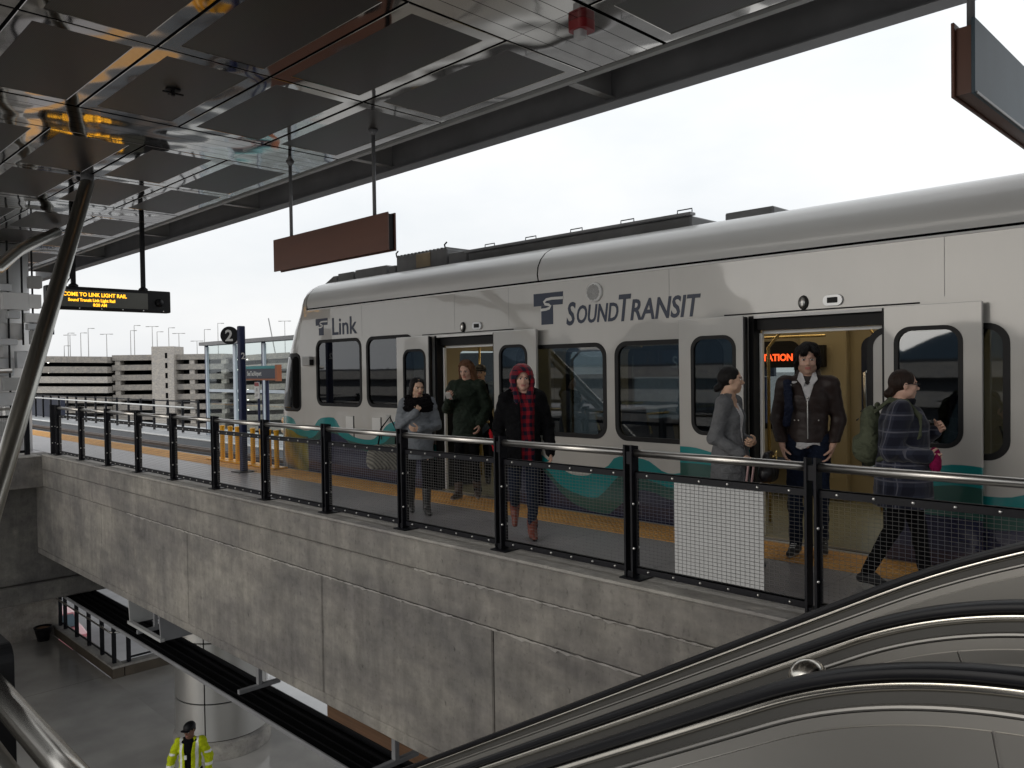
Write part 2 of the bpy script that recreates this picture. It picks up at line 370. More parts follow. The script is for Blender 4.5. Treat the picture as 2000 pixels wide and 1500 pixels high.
sheet('walkway', -120, 30, 11.4, 14.2, -0.6, M['deck'], 0.6)
b = MB(); b.box(-120, 30, 11.38, 11.5, -0.6, -0.57); o = b.build('walkway_kerb', M['white']); o['kind'] = 'structure'

# ------------------------------------------------------------------ concrete parapet beam
par = thing('parapet_beam', 'deep grey concrete parapet beam with tie holes and form joints below the black railing', 'concrete wall', (-8, 4.7, -1.9))
def slab(x0, x1, z0, z1, y0, name='concrete_panel', m='con'):
    b = MB(); b.box(x0, x1, y0, 4.9, z0, z1); return b.build(name, M[m], par, bev=0.012)
slab(-17.45, 8, -0.205, 0.055, 4.495, 'upper_band')
slab(-17.45, 8, -0.535, -0.213, 4.502, 'middle_band')
xs = [-17.95, -14.2, -10.8, -7.41, -4.79, -2.2, 8]
for i in range(6): slab(xs[i]+0.006, xs[i+1]-0.006, -1.80, -0.543, 4.51)
slab(-17.95, 8, -1.92, -1.806, 4.515, 'bottom_lip')
b = MB(); b.box(-17.45, 8, 4.49, 4.905, 0.058, 0.085); b.build('coping', M['con_cap'], par, bev=0.012)
b = MB(); b.box(-17.9, 7.9, 4.53, 4.88, -1.9, 0.05); b.build('core', M['con_dark'], par)
random.seed(3)
for zj, x0_, x1_ in ((-0.539, -13.0, 0.5), (-0.209, -5.8, 0.5)):
    vs = []; x = x0_; nn = 0
    while x < x1_:
        a_ = random.uniform(0.002, 0.011)*(1 if random.random() < 0.75 else 2.2)
        vs += [(x, 4.4935, zj-a_), (x, 4.4915, zj+0.001), (x, 4.4935, zj+random.uniform(0.002, 0.012))]; x += random.uniform(0.02, 0.07); nn += 1
    link('joint_efflorescence', vs, [(3*i+k, 3*i+k+1, 3*i+k+4, 3*i+k+3) for i in range(nn-1) for k in (0, 1)], M['con_cap'], par, fix=False)
b = MB()
for zz, y, st in ((-0.09, 4.494, 1.35), (-0.85, 4.508, 1.2), (-1.35, 4.508, 1.2)):
    x = -17.0 + random.random()
    while x < -1:
        zj = zz+random.uniform(-.04, .04)
        b.lathe([(0.022, -0.002), (0.022, 0.001), (0.014, 0.001), (0.013, 0.012)], (x, y, zj), 10, 'y'); x += st*random.uniform(.9, 1.1)
b.build('tie_hole', M['con'], par, kind='stuff')
# cross beam at the far end of the void
cb = thing('cross_beam', 'concrete cross beam closing the far left end of the void, shade coloured into its lower part', 'concrete wall', (-18, 2, -2.88))
b = MB(); b.box(-18.6, -17.46, -14, 4.86, -0.55, 0.03); b.build('parapet', M['con'], cb, bev=0.012)
b = MB(); b.box(-18.6, -17.44, -14, 4.5, 0.032, 0.06); b.build('coping', M['con_cap'], cb, bev=0.01)
b = MB(); b.box(-19.2, -18.0, -14, 7.2, -2.5, -0.56); b.build('girder', M['con_dark'], cb, bev=0.015)  # dark concrete here and on the flange: shade is put into the colour
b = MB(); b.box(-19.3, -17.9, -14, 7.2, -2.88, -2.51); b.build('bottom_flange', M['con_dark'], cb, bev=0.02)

# ------------------------------------------------------------------ black mesh railing on the parapet
FY = 4.68
rail = thing('mesh_railing', 'black steel railing with wire mesh infill and stainless handrail along the parapet', 'railing', (-8, FY, 0.085))
posts = [-17.02 + 1.3533*i for i in range(14)]
def post_mesh(nm, px, py, parent, z0=0.085, z1=1.045, ang=0):
    b = MB()
    for s in (-1, 1):
        b.prism([(py-0.042, z0), (py+0.042, z0), (py+0.042, z1-0.012), (py-0.042, z1)], [], lambda u, v, d: (d, u, v), px+s*0.030-0.008, px+s*0.030+0.008)
    b.box(px-0.021, px+0.021, py-0.03, py+0.03, z0, z0+0.05); b.box(px-0.021, px+0.021, py-0.03, py+0.03, z1-0.14, z1-0.05)
    return b.build(nm, M['blacksteel'], parent)
def bolts(parent, pts, nrm=(0, -1, 0), r=0.0095):
    b = MB()
    for p in pts:
        if nrm == (0, -1, 0): b.lathe([(r*1.15, 0), (r*1.0, -0.006), (r*0.55, -0.0105), (0.001, -0.0115)], p, 8, 'y')
        else: b.lathe([(r*1.15, 0), (r*1.0, 0.006), (r*0.55, 0.0105), (0.001, 0.0115)], p, 8, 'x')
    return b.build('bolt', M['bolt'], parent, smooth=False, kind='stuff')
p0 = None
for i, x in enumerate(posts + [-17.36]):
    p = post_mesh('post', x, FY, rail)
    bb = MB(); bb.box(x-0.05, x+0.13, FY-0.09, FY+0.09, 0.0855, 0.096); bb.build('base_plate', M['blacksteel'], p, bev=0.003)
    bolts(p, [(x+0.0385, FY+dy, z) for z in (0.30, 0.62) for dy in (-0.028, 0.028)], nrm=(1, 0, 0))
for i in range(13):
    x0, x1 = posts[i]+0.042, posts[i+1]-0.042
    for z0, z1, nm in ((0.805, 0.853, 'top_rail'), (0.118, 0.166, 'bottom_rail')):
        b = MB(); b.box(x0, x1, FY-0.006, FY+0.006, z0, z1); b.box(x0, x1, FY-0.006, FY+0.03, z1-0.006, z1)
        r_ = b.build(nm, M['blacksteel'], rail)
        k = 6
        bolts(r_, [(x0+(x1-x0)*(j+0.5)/k, FY-0.006, (z0+z1)/2) for j in range(k)])
    for xs_ in (x0-0.003, x1-0.012):
        b = MB(); b.box(xs_, xs_+0.015, FY-0.004, FY+0.012, 0.167, 0.804); b.build('side_bar', M['blacksteel'], rail)
    b = MB(); n = 37
    for j in range(n+1):
        x = x0+0.012+(x1-x0-0.024)*j/n; b.tube([(x, FY+0.003, 0.16), (x, FY+0.003, 0.81)], 0.0010, 4, False)
    z = 0.175
    while z < 0.80:
        b.tube([(x0+0.004, FY-0.0005, z), (x1-0.004, FY-0.0005, z)], 0.0012, 4, False); z += 0.0245
    b.build('wire_mesh', M['wire'], rail, kind='stuff', fix=False)
    b = MB(); b.tube([(posts[i]+0.039, FY, 0.985), (posts[i+1]-0.039, FY, 0.985)], 0.027, 16); b.build('handrail', M['stainless'], rail)
for o in rail.children:
    if o.name.startswith('handrail'):
        for p in o.data.polygons: p.use_smooth = len(p.vertices) == 4
# return railing along the cross beam
rr2 = thing('mesh_railing', 'short return of black mesh railing in front of the white round column', 'railing', (-17.9, 3, 0.06))
for y in (4.36, 3.0, 1.64):
    post_mesh('post', -17.9, y, rr2, 0.06, 1.03)
    if y > 2:
        b = MB(); b.box(-17.906, -17.894, y-1.32, y-0.04, 0.80, 0.85); b.build('top_rail', M['blacksteel'], rr2)
        b = MB(); b.box(-17.906, -17.894, y-1.32, y-0.04, 0.10, 0.15); b.build('bottom_rail', M['blacksteel'], rr2)
        b = MB(); b.tube([(-17.9, y-1.32, 0.97), (-17.9, y-0.04, 0.97)], 0.024, 12); b.build('handrail', M['stainless'], rr2)
        b = MB()
        for j in range(26): b.tube([(-17.9, y-1.31, 0.16+j*0.0255), (-17.9, y-0.05, 0.16+j*0.0255)], 0.0016, 4, False)
        for j in range(36): b.tube([(-17.897, y-1.30+j*0.035, 0.15), (-17.897, y-1.30+j*0.035, 0.80)], 0.0014, 4, False)
        b.build('wire_mesh', M['wire'], rr2, kind='stuff', fix=False)
# white panel wired to the mesh
b = MB(); b.box(-3.125, -2.462, FY+0.007, FY+0.012, 0.172, 0.80)
tag(b.build('notice_panel', M['whiteboard']), 'blank white back of a notice panel fixed behind the railing mesh', 'sign')

# ------------------------------------------------------------------ canopy
can = thing('station_canopy', 'wide dark station canopy of mirror edged ceiling panels above the platform', 'canopy', (-10, 0, 4.4))
def mirror(name):
    m = bpy.data.materials.new(name); m.use_nodes = True; t = m.node_tree; b = t.nodes['Principled BSDF']; l = t.links.new
    b.inputs['Metallic'].default_value = 1.0; b.inputs['Roughness'].default_value = 0.06; b.inputs['Base Color'].default_value = (0.60, 0.575, 0.545, 1)
    g_ = t.nodes.new('ShaderNodeNewGeometry'); n = t.nodes.new('ShaderNodeTexNoise'); n.inputs['Scale'].default_value = 1.3; n.inputs['Detail'].default_value = 1.0
    bp = t.nodes.new('ShaderNodeBump'); bp.inputs['Strength'].default_value = 0.45; bp.inputs['Distance'].default_value = 0.05
    l(g_.outputs['Position'], n.inputs['Vector']); l(n.outputs[0], bp.inputs['Height']); l(bp.outputs[0], b.inputs['Normal'])
    return m
M['mirror'] = mirror('wavy_mirror_metal')
def perforated(name):
    m = bpy.data.materials.new(name); m.use_nodes = True; t = m.node_tree; b = t.nodes['Principled BSDF']; l = t.links.new
    c = t.nodes.new('ShaderNodeTexCoord'); v = t.nodes.new('ShaderNodeTexVoronoi'); v.inputs['Scale'].default_value = 70; v.inputs['Randomness'].default_value = 0.0
    r = t.nodes.new('ShaderNodeValToRGB'); r.color_ramp.elements[0].position = 0.30; r.color_ramp.elements[1].position = 0.42
    r.color_ramp.elements[0].color = (0.008, 0.007, 0.006, 1); r.color_ramp.elements[1].color = (0.11, 0.10, 0.09, 1)
    n = t.nodes.new('ShaderNodeTexNoise'); n.inputs['Scale'].default_value = 1.5
    q = t.nodes.new('ShaderNodeMix'); q.data_type = 'RGBA'; q.blend_type = 'MULTIPLY'; q.inputs[0].default_value = 0.35
    l(c.outputs['Object'], v.inputs['Vector']); l(v.outputs['Distance'], r.inputs[0]); l(r.outputs[0], q.inputs[6]); l(n.outputs[1], q.inputs[7]); l(q.outputs[2], b.inputs['Base Color'])
    b.inputs['Metallic'].default_value = 0.7; b.inputs['Roughness'].default_value = 0.38
    return m
M['perf'] = perforated('perforated_dark_metal')
ZC = 4.40
xb = []; x = -25.62
pat = [(2.11, 0), (2.11, 0), (0.98, 1)]
# breaks so that joints fall at x = -12.1, -10.08(narrow), -9.11, -7.0, -4.87, -3.98
xb = [(-3.98, 1.99, 0), (-1.99, 2.0, 0), (0.01, 0.9, 1), (-4.87, 0.89, 1)]
xx = -4.87
for wd, kd in ((2.13, 0), (2.11, 0), (0.98, 1), (2.04, 0), (2.10, 0), (0.95, 1), (2.1, 0), (2.1, 0), (0.95, 1), (2.1, 0), (2.1, 0), (0.95, 1)):
    xx -= wd; xb.append((xx, wd, kd))
yb = [(4.865, 1.06)] + [(3.81 - 1.05*i, 1.05) for i in range(6)]
cache = {}
for (px, wd, kd) in xb:
    for (py, dp) in yb:
        key = (round(wd, 2), round(dp, 2), kd)
        g2 = 0.014
        if key not in cache:
            hx, hy = wd/2-g2, dp/2-g2
            if kd:   # narrow strip of folded mirror slats
                b = MB(); k = 5
                for j in range(k):
                    a0 = -hx + 2*hx*j/k; a1 = a0 + 2*hx/k*0.96
                    b.box(a0, a1, -hy-g2, hy+g2, 0.0, 0.012 + 0.006*(j % 2))
                P_ = b.build('ceiling_panel', M['mirror'], can, local=True); I_ = None
            else:
                b = MB(); ix, iy = hx-0.13, hy-0.13
                o_ = [(-hx,-hy),(hx,-hy),(hx,hy),(-hx,hy)]; h_ = [(-ix,-iy),(ix,-iy),(ix,iy),(-ix,iy)]
                b.prism(o_, [h_], lambda u, v, d: (u, v, d), 0.0, 0.016)
                P_ = b.build('ceiling_panel', M['mirror'], can, local=True, bev=0.004)
                b = MB(); b.box(-ix+0.001, ix-0.001, -iy+0.001, iy-0.001, 0.004, 0.014)
                I_ = b.build('perforated_inset', M['perf'], P_, local=True)
            cache[key] = (P_, I_); P2 = P_
        else:
            P_, I_ = cache[key]; P2 = P_.copy(); COL.objects.link(P2)
            if I_: c2 = I_.copy(); COL.objects.link(c2); c2.parent = P2
        P2.location = Vector((px+wd/2, py+dp/2, ZC)) - woff(can)
b = MB(); b.box(-26, 8, -1.46, 6.02, ZC+0.02, ZC+0.10); b.build('backing', M['void'], can)
b = MB(); b.box(-26, 8, -1.46, 6.72, ZC+0.46, ZC+0.56); b.build('roof_deck', M['graysteel'], can)
b = MB(); b.box(-26, 8, 5.95, 6.02, ZC-0.02, ZC+0.018); b.build('ceiling_edge_trim', M['graysteel_lt'], can)
b = MB(); b.box(-26, 8, 6.02, 6.05, ZC+0.02, ZC+0.455); b.build('inner_upstand', M['graysteel'], can)
b = MB(); b.box(-26, 8, 6.66, 6.70, ZC-0.10, ZC+0.455); b.box(-26, 8, 6.50, 6.70, ZC-0.115, ZC-0.10); b.build('fascia_beam', M['graysteel'], can)
for i in range(8):
    x = 2.4 - 3.78*i
    b = MB(); b.box(x-0.008, x+0.008, 6.05, 6.66, ZC+0.0, ZC+0.455); b.box(x-0.05, x+0.05, 6.05, 6.66, ZC-0.012, ZC-0.001)
    b.build('bracket', M['graysteel_lt'], can)
# sprinkler heads and the alarm
for k, (x, y) in enumerate(((-7.95, 3.28), (-13.1, 2.25))):
    t = thing('sprinkler_head', ['black cross shaped sprinkler head on the nearer dark ceiling panel', 'small black sprinkler head on a ceiling panel above the slanted strut'][k], 'sprinkler', (x, y, ZC-0.06), group='ceiling sprinklers')
    b = MB(); b.lathe([(0.07, 0.062), (0.07, 0.052), (0.02, 0.05), (0.02, 0.0)], (x, y, ZC-0.06), 16); b.build('body', M['black'], t)
    b = MB(); b.box(x-0.10, x+0.10, y-0.012, y+0.012, ZC-0.025, ZC-0.012); b.box(x-0.012, x+0.012, y-0.10, y+0.10, ZC-0.040, ZC-0.027); b.build('deflector', M['black'], t)
t = thing('fire_alarm', 'red ceiling fire alarm strobe with clear lens', 'alarm', (-4.2, 5.05, ZC-0.1))
b = MB(); b.prism(rrect(-4.29, -4.11, 4.96, 5.14, 0.05), [], lambda u, v, d: (u, v, d), ZC-0.075, ZC); b.build('housing', M['red'], t, bev=0.01)
b = MB(); b.prism(rrect(-4.245, -4.155, 4.985, 5.075, 0.025), [], lambda u, v, d: (u, v, d), ZC-0.135, ZC-0.076); b.build('strobe_lens', mat('frosted_lens', (0.6, 0.6, 0.6), 0.15, var=0.1, spec=0.8), t, bev=0.012)

# hanging signs
def hang(b, x, y, z0, z1, r=0.022):
    b.tube([(x, y, z0), (x, y, z1)], r, 10); b.tube([(x, y, z1-0.06), (x, y, z1-0.0)], [r, r*2.6], 10)
t = thing('hanging_sign', 'brown blank hanging sign box on two thin rods over the platform', 'sign', (-8.7, 5.5, 2.96))
b = MB(); b.box(-10.0, -7.40, 5.44, 5.46, 2.97, 3.40); b.build('front_plate', M['brown'], t, bev=0.003)
b = MB(); b.box(-9.98, -7.42, 5.462, 5.538, 2.985, 3.385); b.build('core', M['black'], t)
b = MB(); b.box(-10.0, -7.40, 5.54, 5.56, 2.97, 3.40); b.build('back_plate', M['brown'], t, bev=0.003)
for x in (-9.62, -7.73):
    b = MB(); hang(b, x, 5.5, 3.385, ZC); b.build('rod', M['graysteel'], t, smooth=True)
t = thing('hanging_sign', 'blue grey faced sign box hanging at the upper right above the train', 'sign', (-1.4, 6.2, 3.14))
b = MB(); b.box(-1.385, -1.365, 5.11, 8.2, 3.13, 3.56); b.build('front_plate', M['bluegrey'], t, bev=0.003)
b = MB(); b.box(-1.47, -1.387, 5.14, 8.17, 3.145, 3.53); b.build('core', M['brown'], t)
b = MB(); b.box(-1.49, -1.472, 5.11, 8.2, 3.13, 3.56); b.build('back_plate', M['brown'], t, bev=0.003)
b = MB(); b.box(-1.364, -1.358, 5.13, 8.2, 3.13, 3.145); b.build('edge_strip', M['graysteel_lt'], t)
for y in (5.24, 7.9):
    b = MB(); hang(b, -1.42, y, 3.53, ZC+(0.0 if y < 6 else -0.1)); b.build('rod', M['graysteel'], t, smooth=True)
# amber text display
LX = -15.2
t = thing('departure_display', 'black hanging departure display with rows of amber text', 'display sign', (LX, 5.1, 2.75))
b = MB(); b.box(LX-0.2, LX, 4.05, 6.14, 2.75, 3.15); b.build('housing', M['black'], t, bev=0.015)
b = MB(); b.box(LX+0.001, LX+0.006, 4.10, 5.72, 2.80, 3.09); b.build('screen', M['ledback'], t)
b = MB(); b.lathe([(0.075, 0), (0.072, 0.03), (0.05, 0.06), (0.01, 0.075)], (LX, 5.93, 2.93), 20, 'x'); b.build('camera_dome', M['rubber'], t, smooth=True)
for s, z, sz, yy in (('WELCOME TO LINK LIGHT RAIL', 2.985, 0.092, 4.13), ('Sound Transit Link Light Rail', 2.895, 0.072, 4.38), ('8:20 AM', 2.815, 0.072, 4.78)):
    text('lettering', s, sz, M['ledamber'], t, (LX+0.007, yy, z), (0, 1, 0), (0, 0, 1), sx_=0.92, bold=0.002)
for y in (4.50, 5.68):
    b = MB(); b.box(LX-0.13, LX-0.07, y-0.035, y+0.035, 3.15, ZC); b.lathe([(0.08, 0.0), (0.08, 0.03), (0.04, 0.06)], (LX-0.1, y, 3.151), 12); b.build('post', M['black'], t)
b = MB(); b.tube([(LX-0.1, 4.3, 3.17), (LX-0.1, 4.38, 3.19), (LX-0.1, 4.45, 3.3), (LX-0.1, 4.46, 3.5)], 0.012, 8); b.build('cable', M['black'], t)
b = MB()
for j in range(6): b.lathe([(0.012, 0.0), (0.010, 0.008)], (LX, 4.2+j*0.36, 2.775), 8, 'x')
b.build('bolt', M['bolt'], t, kind='stuff')
# arrow sign far left
t = thing('direction_sign', 'small navy direction sign with a white down right arrow behind the slanted strut', 'sign', (-20, 5.3, 2.52))
b = MB(); b.box(-20.06, -20, 4.9, 5.47, 2.53, 2.83); b.build('board', M['signnavy'], t, bev=0.006)
b = MB(); b.prism([(5.30,2.76),(5.325,2.76),(5.385,2.70),(5.385,2.735),(5.41,2.735),(5.41,2.655),(5.325,2.655),(5.325,2.682),(5.362,2.682),(5.30,2.742)], [], lambda u, v, d: (d, u, v), -20.0, -19.995); b.build('arrow', M['white'], t)
b = MB(); b.box(-20.05, -20.01, 4.95, 4.99, 2.83, ZC); b.build('rod', M['black'], t)

# slanted strut and bent pipe
t = thing('canopy_strut', 'thick slanted stainless strut rising to the mirrored ceiling', 'strut', (-8.3, 1.5, -1))
A_, B_ = Vector((-12.1, 3.77, 4.28)), Vector((-10.1, 2.58, 1.83)); D_ = (B_-A_)
b = MB(); b.tube([A_, A_+D_*2.9], 0.092, 28); b.build('tube', M['tubesteel'], t, smooth=True)
b = MB(); b.tube([A_+Vector((0, 0, 0.12)), A_-D_*0.0+D_*0.005], 0.085, 20); b.build('end_fitting', M['graysteel'], t, smooth=True)
b = MB(); b.lathe([(0.02, 0), (0.035, 0.02), (0.035, 0.05)], (-12.22, 3.70, 4.33), 10); b.build('pin', M['black'], t)
b = MB(); pts = [(-16.6, 4.62, 4.28), (-16.2, 4.35, 4.12), (-15.2, 3.9, 3.86), (-14.0, 3.35, 3.52), (-12.6, 2.75, 3.05), (-11, 1.9, 2.75)]
b.tube(pts, 0.09, 20); tag(b.build('bent_pipe', M['tubesteel'], smooth=True), 'bent stainless pipe curving up to the ceiling at the far left', 'pipe')
# aluminium box artwork at the left
art = thing('box_sculpture', 'stacked white and grey aluminium boxes on thin rods at the far left', 'sculpture', (-20, 4.6, 0.3))
random.seed(11)
boxes = [(4.47,4.97,3.05,3.42,0), (4.40,4.62,3.44,3.60,1), (4.92,5.16,3.52,3.78,2), (4.95,5.2,3.10,3.40,0), (4.55,4.78,2.86,3.02,1), (4.86,5.16,2.78,2.98,0),
         (4.30,4.86,2.40,2.76,0), (4.92,5.08,2.62,2.76,1), (4.2,4.70,2.28,2.42,1), (4.95,5.2,2.30,2.6,2), (4.3,4.5,2.02,2.26,0), (4.72,4.96,1.78,2.16,1), (4.1,4.68,1.62,2.0,1),
         (4.4,5.0,1.30,1.58,2), (4.2,4.75,0.98,1.26,1), (4.5,4.9,0.70,0.94,0), (4.1,4.6,0.35,0.66,2), (3.7,4.2,2.6,3.1,1), (3.6,4.1,1.9,2.4,0), (3.5,4.0,1.2,1.7,1)]
for i, (y0, y1, z0, z1, k) in enumerate(boxes):
    b = MB(); dx = random.uniform(-0.25, 0.25); q_ = lambda z: 1.6+(z-1.6)*0.945; b.box(-18.9+dx-0.12, -18.9+dx+0.12, y0*0.945, y1*0.945, q_(z0), q_(z1))
    b.build('box', [M['alu_w'], M['alu'], M['graysteel_lt']][k], art, bev=0.008)
for y in (4.33, 4.58, 4.85, 5.05):
    b = MB(); b.tube([(-18.9, y*0.945, 0.4 if y < 4.8 else 2.25), (-18.9, y*0.945, 4.38)], 0.02, 8); b.build('rod', M['black'], art)
b = MB(); b.lathe([(0.62, 0.0), (0.62, 2.5), (0.62, 4.38)], (-19.9, 4.32, 0.0), 40)
tag(b.build('round_column', M['alu_w'], smooth=True), 'round white clad column behind the slanted strut', 'column')
b = MB(); b.tube([(-19.0, 2.0, 1.72), (-18.6, 4.3, 1.72)], 0.05, 12); tag(b.build('pipe', M['stainless'], smooth=True), 'short horizontal stainless pipe in front of the white column', 'pipe')
sheet('mezzanine_floor', -26, -18.6, -14, 4.9, 0.0, M['floor'], 0.4)
# ------------------------------------------------------------------ platform furniture at the far end
t = thing('platform_pole', 'navy platform pole with a white 2 beside the train nose', 'sign post', (-12.22, 6.05, 0.006))
b = MB(); b.box(-12.27, -12.17, 6.0, 6.10, 0.02, 2.36); b.build('post', M['navy'], t, bev=0.012)
b = MB(); b.box(-12.37, -12.07, 5.90, 6.20, 0.0065, 0.02); b.build('base_plate', M['black'], t, bev=0.003)
b = MB(); b.box(-12.304, -12.30, 5.99, 6.11, 0.0, 0.01); 
text('numeral', '2', 0.14, M['white'], t, (-12.167, 6.015, 1.83), (0, 1, 0), (0, 0, 1), bold=0.003)
t = thing('platform_number_sign', 'round black disc sign with a large white numeral 2', 'sign', (-12.55, 6.0, 2.0))
cx, cz = -12.42, 2.215
ang = radians(45); ux = Vector((cos(ang), sin(ang), 0)); un = Vector((-sin(ang), cos(ang), 0))
b = MB(); C0 = Vector((cx, 5.95, cz))
vs = [C0 + ux*0.145*cos(2*pi*j/40) + Vector((0, 0, 0.145*sin(2*pi*j/40))) + un*d for d in (-0.02, 0.02) for j in range(40)]
b.add(vs, [tuple(range(40)), tuple(range(40, 80))] + [(j, (j+1) % 40, 40+(j+1) % 40, 40+j) for j in range(40)]); b.build('disc', M['black'], t, bev=0.006)
text('numeral', '2', 0.25, M['white'], t, C0 - un*0.024 - ux*0.064 + Vector((0, 0, -0.088)), ux, (0, 0, 1), bold=0.006)
b = MB(); b.obox(C0+ux*0.17+un*0.0, ux, un, (0, 0, 1), 0.05, 0.015, 0.05); b.build('arm', M['black'], t)
t = thing('station_name_sign', 'navy SeaTac/Airport name sign with teal top edge behind the pole', 'sign', (-16.5, 8.9, 1.4))
# the sign hangs on its own post across the near track
SX0, SX1, SY = -19.3, -17.38, 9.45
b = MB(); b.box(SX0, SX1, SY, SY+0.08, 1.46, 1.70); b.build('board', M['signnavy'], t, bev=0.004)
b = MB(); b.box(SX0, SX1, SY-0.004, SY+0.084, 1.701, 1.77); b.build('top_band', M['signteal'], t)
b = MB(); b.box(SX0, SX1, SY-0.01, SY+0.09, 1.42, 1.459); b.box(SX1+0.001, SX1+0.10, SY-0.02, SY+0.1, 1.40, 1.79); b.build('orange_edge', M['rust'], t)
text('lettering', 'SeaTac/Airport', 0.155, M['white'], t, (SX0+0.50, SY-0.003, 1.535), (1, 0, 0), (0, 0, 1), sx_=0.75, bold=0.003)
b = MB(); b.tube([(SX0+1.4, SY+0.05, -0.62), (SX0+1.4, SY+0.05, 1.42)], 0.045, 12); b.build('post', M['navy'], t)
t = thing('warning_notice', 'small white warning notice with a red heading on the thin post', 'sign', (-18.1, 9.35, 0.95))
b = MB(); b.box(-18.25, -18.02, 9.35, 9.365, 0.98, 1.38); b.build('plate', M['white'], t)
b = MB(); b.box(-18.24, -18.03, 9.3455, 9.3495, 1.28, 1.37); b.build('heading', M['red'], t)
b = MB()
for j, (zz, ww) in enumerate(((1.22, .04), (1.19, .04), (1.16, .04), (1.08, .07), (1.04, .07))): b.box(-18.135-ww, -18.135+ww, 9.346, 9.3495, zz, zz+0.014)
b.build('print', M['graysteel'], t)

bl = ['leftmost yellow bollard at the platform end', 'second yellow bollard from the left on the platform edge', 'yellow bollard behind the black railing post', 'yellow bollard just right of that railing post',
      'yellow bollard midway between railing post and navy pole', 'yellow bollard right beside the navy pole on its left', 'first yellow bollard to the right of the navy pole', 'second yellow bollard right of the navy pole', 'last yellow bollard of the row nearest the train']
proto = None
for k, x in enumerate((-14.43, -14.15, -13.83, -13.55, -13.3, -12.98, -12.66, -12.42, -12.16)):
    if proto is None:
        t = thing('bollard', bl[0], 'bollard', (x, 6.6, 0.0145), group='yellow bollards along the platform edge')
        b = MB(); b.lathe([(0.041, 0.015), (0.041, 0.6), (0.047, 0.601), (0.047, 0.63), (0.03, 0.638)], (x, 6.6, 0.0145), 16); b.build('tube', M['yellow'], t, smooth=False)
        b = MB(); b.box(x-0.13, x+0.13, 6.47, 6.73, 0.0145, 0.034); b.build('foot', M['yellow'], t, bev=0.006)
        proto = t
    else:
        t = copy_tree(proto); t.location.x = x; t['label'] = bl[k]

# the notice's own thin post
b = MB(); b.tube([(-18.135, 9.40, -0.62), (-18.135, 9.40, 1.41)], 0.03, 10); b.build('post', M['navy'], t)
# glass wind screen on the far walkway
t = thing('glass_windscreen', 'tall glass windscreen with pale blue frame across the track', 'shelter', (-24, 12.6, -0.6))
xsn = [-28.13, -25.94, -23.94, -21.9, -19.9]
M['paleframe'] = mat('pale_blue_frame', (0.50, 0.56, 0.62), 0.4, 0.2, var=0.05)
for i, x in enumerate(xsn):
    b = MB(); b.box(x-0.05, x+0.05, 12.55, 12.65, -0.6, 2.60); b.build('post', M['navy'] if i in (0, 2, 4) else M['paleframe'], t)
    for s in (0.13,):
        b = MB(); b.box(x+s-0.05, x+s+0.05, 12.52, 12.60, -0.6, 2.55); b.build('post', M['paleframe'], t)
b = MB(); b.box(-28.2, -19.6, 12.35, 12.8, 2.60, 2.72); b.build('top_beam', M['graysteel'], t)
for i in range(4):
    for z_ in (0.95, -0.52):
        b = MB(); b.box(xsn[i]+0.19, xsn[i+1]-0.06, 12.56, 12.60, z_, z_+0.1); b.build('mullion', M['paleframe'], t)
    for z0, z1 in ((-0.41, 0.945), (1.055, 2.595)):
        b = MB(); b.box(xsn[i]+0.19, xsn[i+1]-0.06, 12.575, 12.585, z0, z1); b.build('glass_pane', M['shelterglass'], t)
# railing on the far walkway
fr = thing('walkway_railing', 'dark railing with bright handrail along the far walkway', 'railing', (-38, 12.5, -0.6))
for i in range(16):
    x = -28.7 - 1.38*i
    b = MB(); b.box(x-0.03, x+0.03, 12.46, 12.54, -0.6, 0.62); b.build('post', M['blacksteel'], fr)
b = MB(); b.box(-51, -28.7, 12.48, 12.52, 0.55, 0.60); b.build('top_rail', M['blacksteel'], fr)
b = MB(); b.tube([(-51, 12.38, 0.45), (-28.8, 12.38, 0.36)], 0.03, 10); b.build('handrail', M['white'], fr, smooth=True)
b = MB()
for j in range(11): b.tube([(-51, 12.5, -0.5+j*0.09), (-28.7, 12.5, -0.5+j*0.09)], 0.004, 4, False)
b.build('infill_wire', M['blacksteel'], fr, kind='stuff')
b = MB(); b.box(-60, -46, 12.8, 13.0, -0.6, 0.45); tag(b.build('dark_hoarding', M['signnavy']), 'dark low hoarding behind the far end of the walkway railing', 'hoarding')

# ------------------------------------------------------------------ parking garage, far
GO = Vector((-250.6, 88.8, 0)); GU = Vector((0.7065, 0.7077, 0)); GN = Vector((0.7077, -0.7065, 0))   # along facade to the right, towards the camera
def G(u, d, z): return GO + GU*u + GN*d + Vector((0, 0, z))
gar = thing('parking_garage', 'long pale concrete parking garage with stacked open decks', 'building', GO + Vector((0, 0, -22)))
def gbox(name, u0, u1, d0, d1, z0, z1, m, z0b=None, z1b=None):
    z0b = z0 if z0b is None else z0b; z1b = z1 if z1b is None else z1b
    vs = [G(u0,d0,z0),G(u1,d0,z0b),G(u1,d1,z0b),G(u0,d1,z0),G(u0,d0,z1),G(u1,d0,z1b),G(u1,d1,z1b),G(u0,d1,z1)]
    b = MB(); b.add(vs, [(0,3,2,1),(4,5,6,7),(0,1,5,4),(1,2,6,5),(2,3,7,6),(3,0,4,7)]); return b.build(name, M[m], gar)
gbox('deck_core', -60, 110, -40, -18, -22, 7.0, 'ballast')
